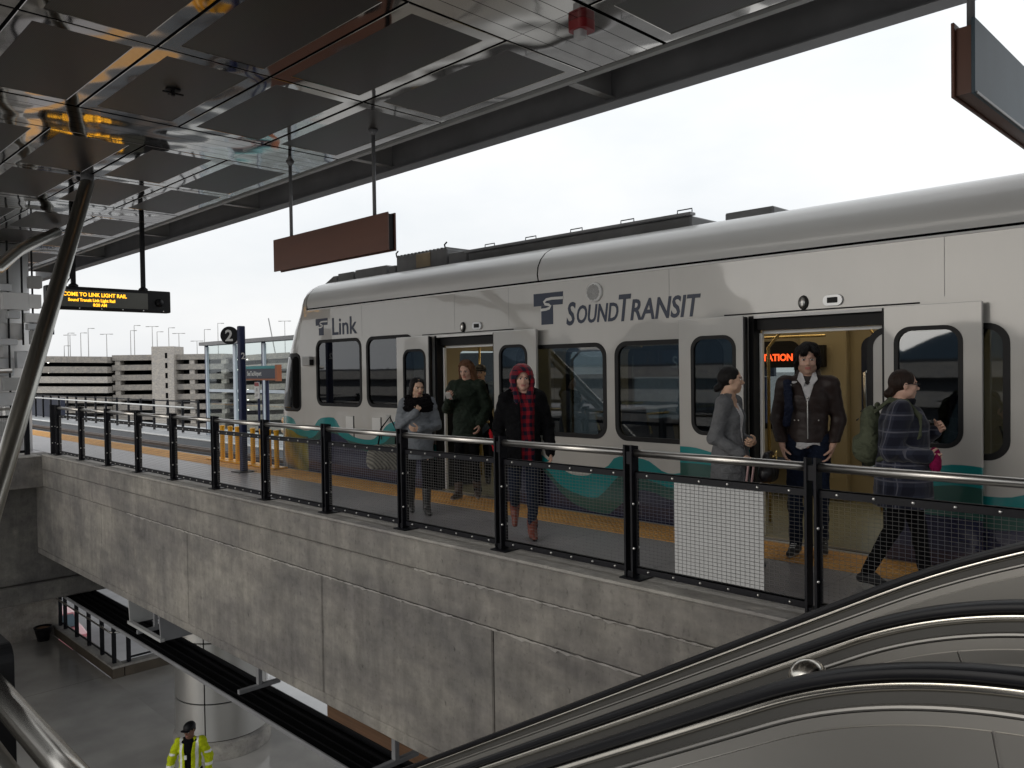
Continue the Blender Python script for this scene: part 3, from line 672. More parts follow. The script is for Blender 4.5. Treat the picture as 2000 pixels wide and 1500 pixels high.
for k in range(9):
    zt = 7.55 - k*2.98
    gbox('deck_band', -5.5, 28, -12, 0, zt-1.65, zt, 'con_far')
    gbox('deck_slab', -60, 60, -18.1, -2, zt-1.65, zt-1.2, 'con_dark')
    # left wing: bands that step back and sag slightly towards the right
    gbox('deck_band', -48, -5.7, -9, 2.5, zt-1.85+(0.5 if k == 0 else 0.2), zt+0.0+(0.5 if k == 0 else 0.3), 'con_far2' if k in (2, 3) else 'con_far', zt-2.3, zt-0.45)
    if k < 8:
        for u in (-4.8, 6.5, 17.5, 27):
            gbox('deck_column', u, u+1.5, -3, -0.4, zt-2.97, zt-1.66, 'con_far2')
gbox('stair_tower', 7.0, 13.6, -6, 1.4, -22, 9.9, 'con_far2')
for k in range(8):
    gbox('tower_slot', 11.0, 11.7, 1.39, 1.45, 8.0-2.98*k-1.6, 8.0-2.98*k, 'void')
gbox('roof_hut', -34, -28, -4, 0, 8.1, 8.9, 'con_dark')
for k in range(9):       # round ramp drum at the right
    zt = 7.6 - k*2.98; vs = []; n = 36; R = 22.0
    for rr_ in (R, R-1.0):
        for z in (zt-1.7, zt):
            for j in range(n+1):
                a = pi*j/n; tw = 2.2*(j/n)
                vs.append(G(50 - rr_*cos(a), -16+rr_*sin(a), z - 1.2 + tw))
    fs = []
    m_ = n+1
    for j in range(n): fs += [(j, j+1, m_+j+1, m_+j), (2*m_+j, 2*m_+j+1, 3*m_+j+1, 3*m_+j), (m_+j, m_+j+1, 3*m_+j+1, 3*m_+j), (j, j+1, 2*m_+j+1, 2*m_+j)]
    link('ramp_band', vs, fs, M['con_far'], gar)
b = MB(); b.lathe([(17, -22), (17, 5.5)], G(50, -16, 0), 32); b.build('ramp_core', M['con_dark'], gar)
b = MB(); random.seed(5)
for k in range(1, 7):
    for u in (-30.5, -25.3, 33, 36, 41, 58):
        p = G(u, -1.2 if u < 0 else 3, 7.55-2.98*k+1.05); b.sphere(p, 0.2, 8, 5, (1.4, 1.4, 0.7))
b.build('lamp', M['gleam'], gar, kind='stuff')
random.seed(9)
gp = ['far garage light pole seen just right of the slanted strut', 'short garage light pole right of the arrow sign', 'tall garage light pole above the roof hut', 'garage light pole with two arms left of centre', 'garage light pole left of the tallest pair', 'tall garage light pole of the close pair', 'tall twin armed garage light pole', 'short garage light pole beside the twin armed one', 'garage light pole left of the stair tower', 'low garage light pole above the stair tower', 'garage light pole right of the stair tower', 'garage light pole next to the distant crane', 'garage light pole seen over the glass windscreen', 'low distant garage light pole near the strut', 'small distant garage light pole in the gap', 'faint garage light pole nearest the round disc sign']
for i, (u, h, two) in enumerate(((-26.2, 15.1, 0), (-25.6, 14.5, 1), (-22.2, 15.1, 0), (-19.8, 16.5, 0), (-14.0, 14.6, 1), (-6.4, 15.6, 0), (-5.2, 17.2, 0), (0.5, 16.8, 1), (2.0, 15.1, 0), (5.7, 16.3, 0), (8.9, 14.5, 1), (17.0, 15.6, 0), (21.3, 17.5, 0), (42.5, 17.9, 1), (-27.5, 11.1, 0), (14.6, 12.0, 1))):
    p = G(u, -14, 0)
    b = MB(); b.tube([(p.x, p.y, 6.0), (p.x, p.y, h)], [0.14, 0.09], 6)
    for s in ((-1, 1) if two else (1,)):
        q = p + GU*s*1.5; b.obox((p+q)/2 + Vector((0, 0, h)), GU, GN, (0, 0, 1), 0.75, 0.07, 0.07); b.obox(q + Vector((0, 0, h-0.02)), GU, GN, (0, 0, 1), 0.45, 0.25, 0.1)
    tag(b.build('light_pole', M['graysteel_lt']), gp[i], 'light pole', 'light poles on the garage roof')
b = MB(); p = G(23.5, -60, 0); q = p + GU*3.0
b.tube([(q.x, q.y, -22), (q.x-0.4, q.y-0.4, 8), tuple(p+Vector((0, 0, 22)))], 0.22, 5); tag(b.build('crane_boom', M['graysteel_lt']), 'thin distant crane boom leaning above the garage', 'crane')
# buildings glimpsed through the windscreen
for k, (u, h, wd, m, lb) in enumerate(((43, 12.0, 9, 'pinkwall', 'pinkish distant building top seen through the windscreen'), (66, 14.5, 12, 'con_far2', 'pale distant building seen beside the train nose'))):
    t = thing('distant_building', lb, 'building', G(u, -75, -22))
    b = MB(); b.obox(G(u, -75, (h-22)/2), GU, GN, (0, 0, 1), wd/2, 6, (h+22)/2); b.build('wall', M[m], t)
    for j in range(3):
        b = MB(); b.obox(G(u-wd*0.3+j*wd*0.3, -68.98, h-2.0), GU, GN, (0, 0, 1), wd*0.1, 0.05, 0.8); b.build('window', M['bluegrey'], t)
# far scenery that the train windows mirror: wood and hills on the camera's side
random.seed(21)
vs = []; fs = []
for i in range(900):
    x = random.uniform(-330, 200); h = random.uniform(6, 12)*(0.6+0.5*sin(x*0.05+1)**2); y = -150 - random.uniform(0, 25); r = random.uniform(1.0, 2.4)
    base = len(vs); n = 6
    for (z, k) in ((-10, 0.9), (-10+h*0.55, 1.0), (-10+h*0.85, 0.6)):
        for j in range(n):
            a = 2*pi*j/n + random.random()*0.5; q = r*k*random.uniform(0.7, 1.2); vs.append((x+q*cos(a), y+q*sin(a), z+random.uniform(-1, 1)))
    vs.append((x, y, -10+h))
    for lv in range(2):
        for j in range(n): fs.append((base+lv*n+j, base+lv*n+(j+1) % n, base+(lv+1)*n+(j+1) % n, base+(lv+1)*n+j))
    for j in range(n): fs.append((base+2*n+j, base+2*n+(j+1) % n, base+3*n))
o = link('wood', vs, fs, M['treeline'], kind='stuff'); tag(o, 'far off dark wood mirrored in the train windows', 'trees')
t = thing('distant_building', 'low pale building with long bands mirrored in the train windows', 'building', (-90, -70, -10))
for k in range(4):
    b = MB(); b.box(-210, 10, -80, -70, -8.5+k*2.9, -7.0+k*2.9); b.build('floor_band', M['con_far2'], t)
b = MB(); b.box(-209, 9, -79, -71, -10, 2.0); b.build('core', M['ballast'], t)
vs = []; fs = []; n = 120
for i in range(n+1):
    x = -1200 + 2000*i/n; h = 38 + 22*sin(i*0.21) + 12*sin(i*0.57+1)
    vs += [(x, -900, -22), (x, -900, h), (x, -1100, h*1.15), (x, -1100, -22)]
for i in range(n):
    for k in range(3): fs.append((4*i+k, 4*i+k+1, 4*i+5+k, 4*i+4+k))
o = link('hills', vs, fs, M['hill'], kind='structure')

# ------------------------------------------------------------------ lower concourse
b = MB(); b.box(-25.9, -25.4, -14, 6.86, -6.1, -1.5); tag(b.build('end_wall', M['pinkwall']), 'pinkish concrete end wall of the lower concourse', 'wall')
t = thing('plant_pot', 'dark round planter against the lower end wall', 'planter', (-25.15, 6.40, -5.8))
b = MB(); b.lathe([(0.14, 0.0), (0.20, 0.25), (0.22, 0.36), (0.235, 0.36), (0.235, 0.39), (0.20, 0.39), (0.19, 0.32)], (-25.15, 6.40, -5.8), 24); b.build('pot', M['trim'], t, smooth=True)
b = MB(); b.lathe([(0.19, 0.32), (0.18, 0.35)], (-25.15, 6.40, -5.8), 20); b.build('soil', M['wood'], t)
kb = MB(); kb.box(-25.4, -20.62, 6.72, 7.02, -5.56, -5.5); kb.box(-20.92, -20.62, 7.021, 12, -5.56, -5.5)
k2 = MB(); k2.box(-25.4, -20.64, 6.74, 7.0, -5.8, -5.561); k2.box(-20.9, -20.64, 7.021, 12, -5.8, -5.561); o = k2.build('floor_kerb', mat('brown_kerb_face', (0.09, 0.07, 0.05), 0.6, var=0.2)); o['kind'] = 'structure'
o = kb.build('floor_kerb', M['con_cap'], bev=0.01); o['kind'] = 'structure'
lr = thing('lower_railing', 'black railing on a pale kerb around the lower floor opening', 'railing', (-22, 6.86, -5.5))
for x in (-25.2, -24.75, -23.75, -22.75, -21.75, -20.9): post_mesh('post', x, 6.86, lr, -5.5, -4.45)
for y in (7.15, 8.5, 9.9): post_mesh('post', -20.75, y, lr, -5.5, -4.45)
b = MB(); b.box(-25.2, -20.9, 6.855, 6.867, -4.62, -4.57); b.box(-25.2, -20.9, 6.855, 6.867, -5.42, -5.37); b.build('top_rail', M['blacksteel'], lr)
b = MB(); b.box(-20.756, -20.744, 7.15, 11, -4.62, -4.57); b.box(-20.756, -20.744, 7.15, 11, -5.42, -5.37); b.build('side_rail', M['blacksteel'], lr)
b = MB(); b.tube([(-25.3, 6.78, -4.72), (-21.2, 6.78, -4.72), (-20.95, 6.80, -4.74), (-20.82, 6.95, -4.74), (-20.82, 7.3, -4.72), (-20.82, 9, -4.72)], 0.025, 10); b.build('handrail', M['stainless'], lr, smooth=True)
fj = MB()
for i in range(3): fj.box(-25.3, 20, 4.6-i*5.0, 4.608-i*5.0, -5.8, -5.7985)
for i in range(3): fj.box(-21+i*7.5, -20.992+i*7.5, -29, 6.7, -5.8, -5.7982)
o = fj.build('floor_joint', M['con_dark'], kind='structure')
# car on the road below
cx, cy, cz = -37.2, 9.9, -9.7
t = thing('parked_car', 'faded red car on the road below, seen through the lower railing', 'car', (cx, cy, cz), rz=radians(-4))
def lb(name, outline, w0, w1, m, bev=0.05):
    b = MB(); b.prism(outline, [], lambda u, v, d: (u, d, v), w0, w1); return b.build(name, m, t, local=True, bev=bev, seg=2)
lb('body', [(-2.1,0.3),(2.1,0.3),(2.15,0.6),(2.0,0.82),(1.0,0.92),(-1.6,0.98),(-2.1,0.9)], -0.85, 0.85, M['carred'], 0.08)
lb('roof', [(-1.35,0.97),(0.95,0.93),(0.35,1.38),(-0.9,1.42)], -0.70, 0.70, M['carred'], 0.06)
lb('windscreen', [(0.98,0.95),(1.0,0.97),(0.43,1.34),(0.40,1.33)], -0.62, 0.62, M['bluegrey'], 0.0)
for s in (-1, 1): lb('side_window', [(-1.15,1.0),(0.75,0.97),(0.32,1.32),(-0.85,1.35)], s*0.703-0.005, s*0.703+0.005, M['bluegrey'], 0.0)
for x in (-1.3, 1.3):
    for s in (-1, 1):
        b = MB(); b.lathe([(0.32, -0.1), (0.32, 0.1), (0.2, 0.11)], (x, s*0.76, 0.32), 20, 'y'); b.build('wheel', M['rubber'], t, local=True)
for s in (-1, 1):
    b = MB(); b.box(2.08, 2.17, s*0.62-0.16, s*0.62+0.16, 0.62, 0.74); b.build('headlight', M['bolt'], t, local=True, bev=0.02)
# clad column
t = thing('clad_column', 'fat round metal clad column rising through the lower concourse', 'column', (-15.56, 7.14, -5.8))
CC = (-15.56, 7.14); Rc = 0.88
def arc(name, a0, a1, z0, z1, r, m):
    n = 14; vs = []
    for z in (z0, z1):
        for q in (r, r-0.03):
            for j in range(n+1):
                a = a0+(a1-a0)*j/n; vs.append((CC[0]+q*cos(a), CC[1]+q*sin(a), z))
    k = n+1; fs = []
    for j in range(n): fs += [(j, j+1, 2*k+j+1, 2*k+j), (k+j, k+j+1, 3*k+j+1, 3*k+j), (j, j+1, k+j+1, k+j), (2*k+j, 2*k+j+1, 3*k+j+1, 3*k+j)]
    fs += [(0, k, 3*k, 2*k), (n, k+n, 3*k+n, 2*k+n)]
    o = link(name, vs, fs, m, t)
    for p in o.data.polygons: p.use_smooth = True
    q = o.modifiers.new('split', 'EDGE_SPLIT'); q.split_angle = radians(40)
zs = [-5.45, -4.72, -3.55, -2.4, -0.6]
for i in range(4):
    for k in range(4):
        a0 = radians(-46) + k*pi/2
        arc('cladding_panel', a0+0.014, a0+pi/2-0.014, zs[i]+0.013, zs[i+1]-0.013, Rc, M['colmetal'])
b = MB(); b.lathe([(Rc-0.032, -5.8), (Rc-0.032, -0.55)], (CC[0], CC[1], 0), 40); b.build('core', M['void'], t)
b = MB(); b.lathe([(Rc+0.05, 0.0), (Rc+0.05, 0.30), (Rc-0.02, 0.34)], (CC[0], CC[1], -5.8), 40); b.build('plinth', M['con_cap'], t, smooth=False)
# black cable tray on hangers
t = thing('cable_tray', 'long black cable tray hung on grey brackets under the parapet beam', 'cable tray', (-9, 5.4, -2.95))
b = MB(); b.box(-24, 2, 5.02, 5.52, -2.95, -2.93); b.build('base', M['void'], t)
b = MB(); b.box(-24, 2, 5.0, 5.02, -2.955, -2.90); b.build('lip', M['graysteel'], t)
b = MB(); b.box(-24, 2, 5.52, 5.54, -2.97, -2.86); b.build('lip', M['black'], t)
random.seed(4)
for k in range(3):
    yy = 5.12+k*0.14; b = MB(); b.tube([(-24+i*2.2, yy+random.uniform(-.02, .02), -2.905+random.uniform(0, .02)) for i in range(13)], random.choice((0.018, 0.025, 0.012)), 6); b.build('cable', M['void'], t)
for x in (-14.1, -10.4, -7.25, -4.1):
    b = MB(); b.box(x-0.03, x+0.03, 5.0, 5.62, -2.80, -2.74); b.build('cross_bar', M['graysteel'], t, bev=0.004)
    b = MB(); b.box(x-0.035, x+0.035, 5.28, 5.34, -2.74, -0.5); b.build('hanger', M['graysteel'], t, bev=0.004)
t2 = thing('gusset_bracket', 'grey tapered steel gusset bracket between beam and cable tray', 'bracket', (-14.2, 5.2, -2.95))
for x in (-14.55, -13.2):
    b = MB(); b.prism([(5.05, -2.73), (5.75, -2.73), (5.6, -0.5), (4.92, -0.5)], [], lambda u, v, d: (d, u, v), x-0.02, x+0.02); b.build('side_plate', M['graysteel_lt'] if x < -14 else M['graysteel'], t2)
b = MB(); b.box(-14.6, -13.15, 5.02, 5.09, -2.73, -2.68); b.build('bottom_bar', M['graysteel_lt'], t2)
b = MB(); b.box(-10.1, -3.5, 6.2, 6.35, -3.75, -3.13); tag(b.build('timber_fascia', M['wood']), 'brown timber fascia board behind the cable tray', 'beam')
b = MB(); b.box(-10.1, -3.5, 6.16, 6.38, -3.128, -3.09); tag(b.build('pale_trim', M['con_cap']), 'thin pale trim strip above the brown timber fascia', 'trim')
# platform underside girder
b = MB(); b.box(-60, 30, 5.2, 6.7, -1.5, -0.51); o = b.build('platform_girder', M['con_dark']); o['kind'] = 'structure'

# ------------------------------------------------------------------ escalators
def zprof(x, p):
    zt, x0, R = p
    if x >= x0: return zt
    xe = x0 - R*0.5
    if x >= xe: return zt - R + sqrt(R*R-(x0-x)**2)
    return zt - R + R*cos(pi/6) - (xe-x)*0.57735
def path(p, xl=-10.0, xr=4.0):
    zt, x0, R = p; pts = [(xr, zt)]; n = 20
    for i in range(n+1):
        a = (pi/6)*i/n; pts.append((x0-R*sin(a), zt-R+R*cos(a)))
    xe, ze = pts[-1]; pts.append((xl, ze-(xe-xl)*0.57735)); return pts
def sweep(name, p, prof, Y, m, parent, xl=-10.0, xr=4.0, smooth=True, x_lo=None, x_hi=None):
    """closed section prof = [(dy, dn)...] swept along the handrail line; dn is measured square to it"""
    pts = path(p, xl, xr)
    if x_lo is not None:
        q = [(x_hi, zprof(x_hi, p))] + [a for a in pts if x_lo < a[0] < x_hi] + [(x_lo, zprof(x_lo, p))]; pts = q
    vs = []; k = len(prof); m_ = len(pts)
    for i in range(m_):
        a, c = pts[max(i-1, 0)], pts[min(i+1, m_-1)]; dx, dz = c[0]-a[0], c[1]-a[1]; L_ = math.hypot(dx, dz); nx, nz_ = dz/L_, -dx/L_
        if nz_ < 0: nx, nz_ = -nx, -nz_
        for (dy, dn) in prof: vs.append((pts[i][0]+nx*dn, Y+dy, pts[i][1]+nz_*dn))
    fs = []
    for i in range(m_-1):
        for j in range(k): fs.append((i*k+j, i*k+(j+1) % k, (i+1)*k+(j+1) % k, (i+1)*k+j))
    fs += [tuple(range(k)), tuple((m_-1)*k+j for j in range(k))]
    o = link(name, vs, fs, m, parent)
    if smooth:
        for q in o.data.polygons: q.use_smooth = len(q.vertices) == 4
        e = o.modifiers.new('split', 'EDGE_SPLIT'); e.split_angle = radians(35)
    return o
belt = [(-0.024, -0.028), (-0.031, -0.022), (-0.032, -0.013), (-0.028, -0.005), (-0.018, -0.001), (0, 0), (0.018, -0.001), (0.028, -0.005), (0.032, -0.013), (0.031, -0.022), (0.024, -0.028)]
def circ(cy, cn, r, n=14): return [(cy+r*cos(2*pi*i/n), cn+r*sin(2*pi*i/n)) for i in range(n)]
def balustrade(p, Y, parent, seams, face=-1, skirt=True):
    sweep('handrail_belt', p, belt, Y, M['rubber'], parent)
    sweep('guide_rail', p, [(-0.024, -0.052), (-0.030, -0.047), (-0.032, -0.040), (-0.030, -0.033), (-0.024, -0.029), (0.024, -0.029), (0.030, -0.033), (0.032, -0.040), (0.030, -0.047), (0.024, -0.052)], Y, M['polished'], parent)
    sweep('shadow_groove', p, [(-0.030, -0.076), (-0.022, -0.052), (0.022, -0.052), (0.030, -0.076)], Y, M['groove'], parent, smooth=False)
    sweep('cover_bead', p, [(-0.036, -0.088), (-0.041, -0.086), (-0.043, -0.082), (-0.041, -0.077), (-0.036, -0.075), (0.036, -0.075), (0.041, -0.077), (0.043, -0.082), (0.041, -0.086), (0.036, -0.088)], Y, M['stainless_dk'], parent)
    sweep('cover_strip', p, [(-0.041, -0.116), (-0.039, -0.089), (0.039, -0.089), (0.041, -0.116)], Y, M['stainless_dk'], parent, smooth=False)
    if skirt:
        for i in range(len(seams)-1):
            sweep('panel', p, [(-0.043, -1.0), (-0.043, -0.119), (0.043, -0.119), (0.043, -1.0)], Y, M['stainless_dk'], parent, x_lo=seams[i]+0.004, x_hi=seams[i+1]-0.004, smooth=False)
        sweep('panel_backing', p, [(-0.037, -1.0), (-0.037, -0.10), (0.037, -0.10), (0.037, -1.0)], Y, M['stainless'], parent, smooth=False)
        sweep('skirt', p, [(-0.14, -1.25), (-0.14, -1.08), (-0.06, -0.985), (0.06, -0.985), (0.06, -1.25)], Y, M['stainless'], parent, smooth=False)
P1, P2_, P3 = (1.224, 0.857, 4.39), (1.002, -0.255, 1.482), (1.0, -0.227, 1.492)
e1 = thing('escalator', 'far stainless escalator descending between two black handrails', 'escalator', (-4, 3.0, -5.8))
seams = [-9.9, -8.4, -6.9, -5.4, -3.95, -2.95, -1.75, -0.72, 0.4, 1.6, 2.8, 3.95]
balustrade(P1, 3.6, e1, seams); balustrade(P2_, 2.42, e1, seams)
for i in range(30):
    x = 0.6-0.4*i; z = min(0.0, zprof(x, P2_)-1.0)
    b = MB(); b.box(x-0.4, x, 2.5, 3.5, z-0.23, z); b.build('step', M['graysteel'], e1)
sweep('outer_cladding', P1, [(0.05, -1.3), (0.05, -0.14), (0.09, -0.16), (0.09, -1.3)], 3.6, M['stainless_dk'], e1, smooth=False)
e2 = thing('escalator', 'near stainless escalator whose handrail crests at the lower right corner', 'escalator', (-4, 1.3, -5.8))
balustrade(P3, 1.83, e2, [-9.9, -8.4, -6.9, -5.4, -3.9, -2.4, -1.30, -0.47, 1.2, 2.4, 3.95])
sweep('deck_cover', P3, [(0.05, -0.22), (0.05, -0.155), (0.10, -0.120), (0.45, -0.120), (0.50, -0.155), (0.545, -0.16), (0.545, -0.22)], 1.83, M['deckcover'], e2)
for i in range(30):
    x = 0.6-0.4*i; z = min(0.0, zprof(x, P3)-1.0)
    b = MB(); b.box(x-0.4, x, 0.72, 1.72, z-0.23, z); b.build('step', M['graysteel'], e2)
kx = -1.03; kz = zprof(kx, P3)-0.125
b = MB(); b.sphere((kx, 2.22, kz+0.055), 0.056, 20, 12, (1, 1, 0.95)); b.lathe([(0.04, -0.03), (0.035, 0.03)], (kx, 2.22, kz+0.005), 16); b.build('anti_slide_knob', M['polished'], e2, smooth=True)
b = MB(); b.box(-1.3, 8, -6, 0.6, -0.4, 0.0); o = b.build('landing_floor', M['floor']); o['kind'] = 'structure'
b = MB(); b.box(0.62, 8, 0.6, 4.4, -0.4, -0.002); o = b.build('landing_floor', M['graysteel_lt']); o['kind'] = 'structure'
# near tube rail bottom left
t = thing('side_handrail', 'stainless handrail with black newel end at the lower left corner', 'handrail', (-1.5, 0.4, 0.1))
b = MB(); b.tube([(-2.0, 0.405, 0.945), (-0.7, 0.395, 0.945)], 0.026, 20); b.build('tube', M['polished'], t, smooth=True)
b = MB(); b.tube([(-2.0, 0.345, 0.915), (-0.7, 0.335, 0.915)], 0.022, 16); b.build('tube', M['tubesteel'], t, smooth=True)
b = MB(); b.box(-2.0, -0.7, 0.33, 0.37, 0.05, 0.90); b.build('panel', M['black'], t)
b = MB(); b.prism(rrect(-2.17, -2.0, 0.70, 1.015, 0.035), [], XZ, 0.33, 0.452); b.build('newel', M['trim'], t, bev=0.012)
# ------------------------------------------------------------------ the train
TY0, TY1, TYC = 6.85, 9.49, 8.17
XN, XE = -11.55, 6.0
def fcurve(t, pts):
    n = t.nodes.new('ShaderNodeFloatCurve'); c = n.mapping.curves[0]
    q = sorted(((x+13.4)/19.5, z) for x, z in pts)
    c.points[0].location = q[0]; c.points[1].location = q[-1]
    for a in q[1:-1]: c.points.new(*a)
    n.mapping.use_clip = True; n.mapping.update(); return n
WT = [(-13.4,.8),(-12.75,.80),(-12.37,.87),(-12.12,.85),(-11.93,.73),(-11.64,.65),(-11.41,.71),(-11.1,.88),(-10.84,.89),(-10.7,.78),(-10.42,.67),(-10.14,.6),(-9.91,.59),(-9.68,.65),(-9.52,.75),(-9.24,.88),(-9.0,.9),(-8.6,.72),(-8.2,.6),(-7.6,.75),(-7.1,.85),(-6.6,.7),(-6.21,.51),(-6.06,.46),(-5.83,.4),(-5.61,.45),(-5.39,.55),(-5.18,.66),(-4.98,.65),(-4.73,.55),(-4.61,.52),(-4.45,.56),(-4.1,.72),(-3.7,.82),(-3.3,.77),(-2.9,.77),(-2.6,.82),(-2.2,.7),(-1.75,.58),(-1.5,.62),(-.9,.85),(0,.6),(1,.85),(2,.6),(4,.8),(6.1,.6)]
TD = [(-13.4,.6),(-12.2,.62),(-11.9,.55),(-11.61,.53),(-11.22,.67),(-10.84,.71),(-10.67,.63),(-10.28,.54),(-9.88,.52),(-9.56,.55),(-9.2,.7),(-8.9,.72),(-8.3,.5),(-7.6,.6),(-7,.7),(-6.6,.58),(-6.28,.41),(-6.06,.25),(-5.83,.19),(-5.65,.17),(-5.47,.25),(-5.29,.41),(-5.1,.48),(-4.92,.44),(-4.73,.4),(-4.56,.37),(-4.1,.55),(-3.7,.66),(-2.9,.63),(-2.6,.66),(-2.2,.56),(-1.75,.5),(-1.4,.52),(-.9,.7),(0,.4),(1,.65),(2,.4),(4,.6),(6.1,.4)]
DN = [(-13.4,.5),(-11.4,.5),(-10.84,.64),(-10.63,.6),(-10.28,.48),(-9.99,.42),(-9.6,.4),(-9.2,.55),(-8.5,.4),(-7,.55),(-6.26,.32),(-6.06,.16),(-5.69,.03),(-5.47,.01),(-5.33,.07),(-5.16,.2),(-4.92,.32),(-4.56,.25),(-3.7,.4),(-2.2,.4),(-1.7,.33),(-1,.5),(0,.2),(1,.45),(2,.1),(4,.4),(6.1,.2)]
def livery(name, off=0.0):
    m = bpy.data.materials.new(name); m.use_nodes = True; t = m.node_tree; b = t.nodes['Principled BSDF']; l = t.links.new
    g_ = t.nodes.new('ShaderNodeNewGeometry'); s = t.nodes.new('ShaderNodeSeparateXYZ'); l(g_.outputs['Position'], s.inputs[0])
    mr = t.nodes.new('ShaderNodeMapRange'); mr.inputs['From Min'].default_value = -13.4-off; mr.inputs['From Max'].default_value = 6.1-off; l(s.outputs[0], mr.inputs[0])
    def below(pts):
        f = fcurve(t, pts); l(mr.outputs[0], f.inputs[1]); d = t.nodes.new('ShaderNodeMath'); d.operation = 'SUBTRACT'; l(f.outputs[0], d.inputs[0]); l(s.outputs[2], d.inputs[1])
        k = t.nodes.new('ShaderNodeMath'); k.operation = 'MULTIPLY'; k.use_clamp = True; k.inputs[1].default_value = 250; l(d.outputs[0], k.inputs[0]); return k.outputs[0]
    def mixc(f, a, bb):
        x = t.nodes.new('ShaderNodeMix'); x.data_type = 'RGBA'; l(f, x.inputs[0])
        for i, q in ((6, a), (7, bb)):
            if isinstance(q, tuple): x.inputs[i].default_value = (*q, 1)
            else: l(q, x.inputs[i])
        return x.outputs[2]
    n = t.nodes.new('ShaderNodeTexNoise'); n.inputs['Scale'].default_value = 1.3; n.inputs['Detail'].default_value = 9; n.inputs['Roughness'].default_value = 0.65
    mq = t.nodes.new('ShaderNodeMapping'); mq.inputs['Scale'].default_value = (1.6, 1, 0.45); l(g_.outputs['Position'], mq.inputs[0]); l(mq.outputs[0], n.inputs['Vector'])
    col = mixc(n.outputs[0], (0.465, 0.452, 0.425), (0.545, 0.53, 0.50))
    col = mixc(below(WT), col, (0.008, 0.21, 0.215))
    n3 = t.nodes.new('ShaderNodeTexNoise'); n3.inputs['Scale'].default_value = 3.0; l(g_.outputs['Position'], n3.inputs['Vector'])
    dk = mixc(n3.outputs[0], (0.018, 0.075, 0.062), (0.028, 0.095, 0.08))
    col = mixc(below(TD), col, dk)
    nv = mixc(n3.outputs[0], (0.010, 0.012, 0.042), (0.020, 0.022, 0.060))
    col = mixc(below(DN), col, nv)
    if off == 0.0:     # mustard and grey artwork printed on the cab end, under the wave
        a = t.nodes.new('ShaderNodeMath'); a.operation = 'MULTIPLY_ADD'; a.inputs[1].default_value = 1.35; l(s.outputs[2], a.inputs[0]); l(s.outputs[0], a.inputs[2])
        r = t.nodes.new('ShaderNodeMapRange'); r.inputs['From Min'].default_value = -12.6; r.inputs['From Max'].default_value = -10.9; l(a.outputs[0], r.inputs[0])
        cr_ = t.nodes.new('ShaderNodeValToRGB'); e = cr_.color_ramp.elements; cr_.color_ramp.interpolation = 'LINEAR'
        e[0].position = 0.0; e[0].color = (0.10, 0.10, 0.105, 1); e[1].position = 1.0; e[1].color = (0.03, 0.08, 0.07, 1)
        for p_, c_ in ((0.28, (0.14, 0.135, 0.125)), (0.36, (0.22, 0.17, 0.09)), (0.45, (0.33, 0.24, 0.05)), (0.55, (0.20, 0.17, 0.06)), (0.62, (0.10, 0.12, 0.05)), (0.80, (0.24, 0.21, 0.04))):
            q = e.new(p_); q.color = (*c_, 1)
        l(r.outputs[0], cr_.inputs[0])
        xf = t.nodes.new('ShaderNodeMath'); xf.operation = 'LESS_THAN'; xf.inputs[1].default_value = -11.58; l(s.outputs[0], xf.inputs[0])
        an = t.nodes.new('ShaderNodeMath'); an.operation = 'MULTIPLY'; l(xf.outputs[0], an.inputs[0]); l(below([(x, z+0.02) for x, z in TD]), an.inputs[1])
        col = mixc(an.outputs[0], col, cr_.outputs[0])
    l(col, b.inputs['Base Color']); b.inputs['Roughness'].default_value = 0.25; b.inputs['Coat Weight'].default_value = 1.0; b.inputs['Coat Roughness'].default_value = 0.04
    n4 = t.nodes.new('ShaderNodeTexNoise'); n4.inputs['Scale'].default_value = 1.6; n4.inputs['Detail'].default_value = 1; l(g_.outputs['Position'], n4.inputs['Vector'])
    bp = t.nodes.new('ShaderNodeBump'); bp.inputs['Strength'].default_value = 0.25; bp.inputs['Distance'].default_value = 0.03; l(n4.outputs[0], bp.inputs['Height'])
    l(bp.outputs[0], b.inputs['Normal']); l(bp.outputs[0], b.inputs['Coat Normal'])
    return m
M['body'] = livery('train_livery_paint')
M['leafL'] = livery('door_livery_left_leaf', 0.66); M['leafR'] = livery('door_livery_right_leaf', -0.69)
M['print'] = mat('dark_blue_lettering', (0.014, 0.026, 0.062), 0.35, var=0.06)
tr = thing('light_rail_train', 'white light rail train with teal wave livery standing at the platform with doors open', 'train', (-4, TYC, -0.78))
wins = [(-11.26,-10.05,1.09,2.08), (-9.87,-8.80,1.10,2.08), (-6.75,-5.44,0.85,1.85), (-5.27,-4.02,0.85,1.85), (-2.62,-1.63,0.88,1.87), (0.2,1.5,0.85,1.85), (1.8,3.1,0.85,1.85), (3.4,4.7,0.85,1.85)]
doors = [(-8.32,-7.07), (-3.73,-2.48)]
Zb, Zt = -0.45, 2.60
holes = [rrect(a, b_, c, d, 0.13) for a, b_, c, d in wins] + [[(a, 0.0), (b_, 0.0), (b_, 2.06), (a, 2.06)] for a, b_ in doors]
b = MB(); b.prism([(XN, Zb), (XE, Zb), (XE, Zt), (XN, Zt)], holes, XZ, TY0, TY0+0.05); b.build('side_wall', M['body'], tr)
b = MB(); b.prism([(XN+0.6, 0.0), (XE, 0.0), (XE, 2.25), (XN+0.6, 2.25)], [rrect(a, b_, c, d, 0.13) for a, b_, c, d in wins if a > -11] + [[(a-0.002, 0.01), (b_+0.002, 0.01), (b_+0.002, 2.06), (a-0.002, 2.06)] for a, b_ in doors], XZ, TY0+0.055, TY0+0.075); b.build('inner_lining', M['trainin'], tr)
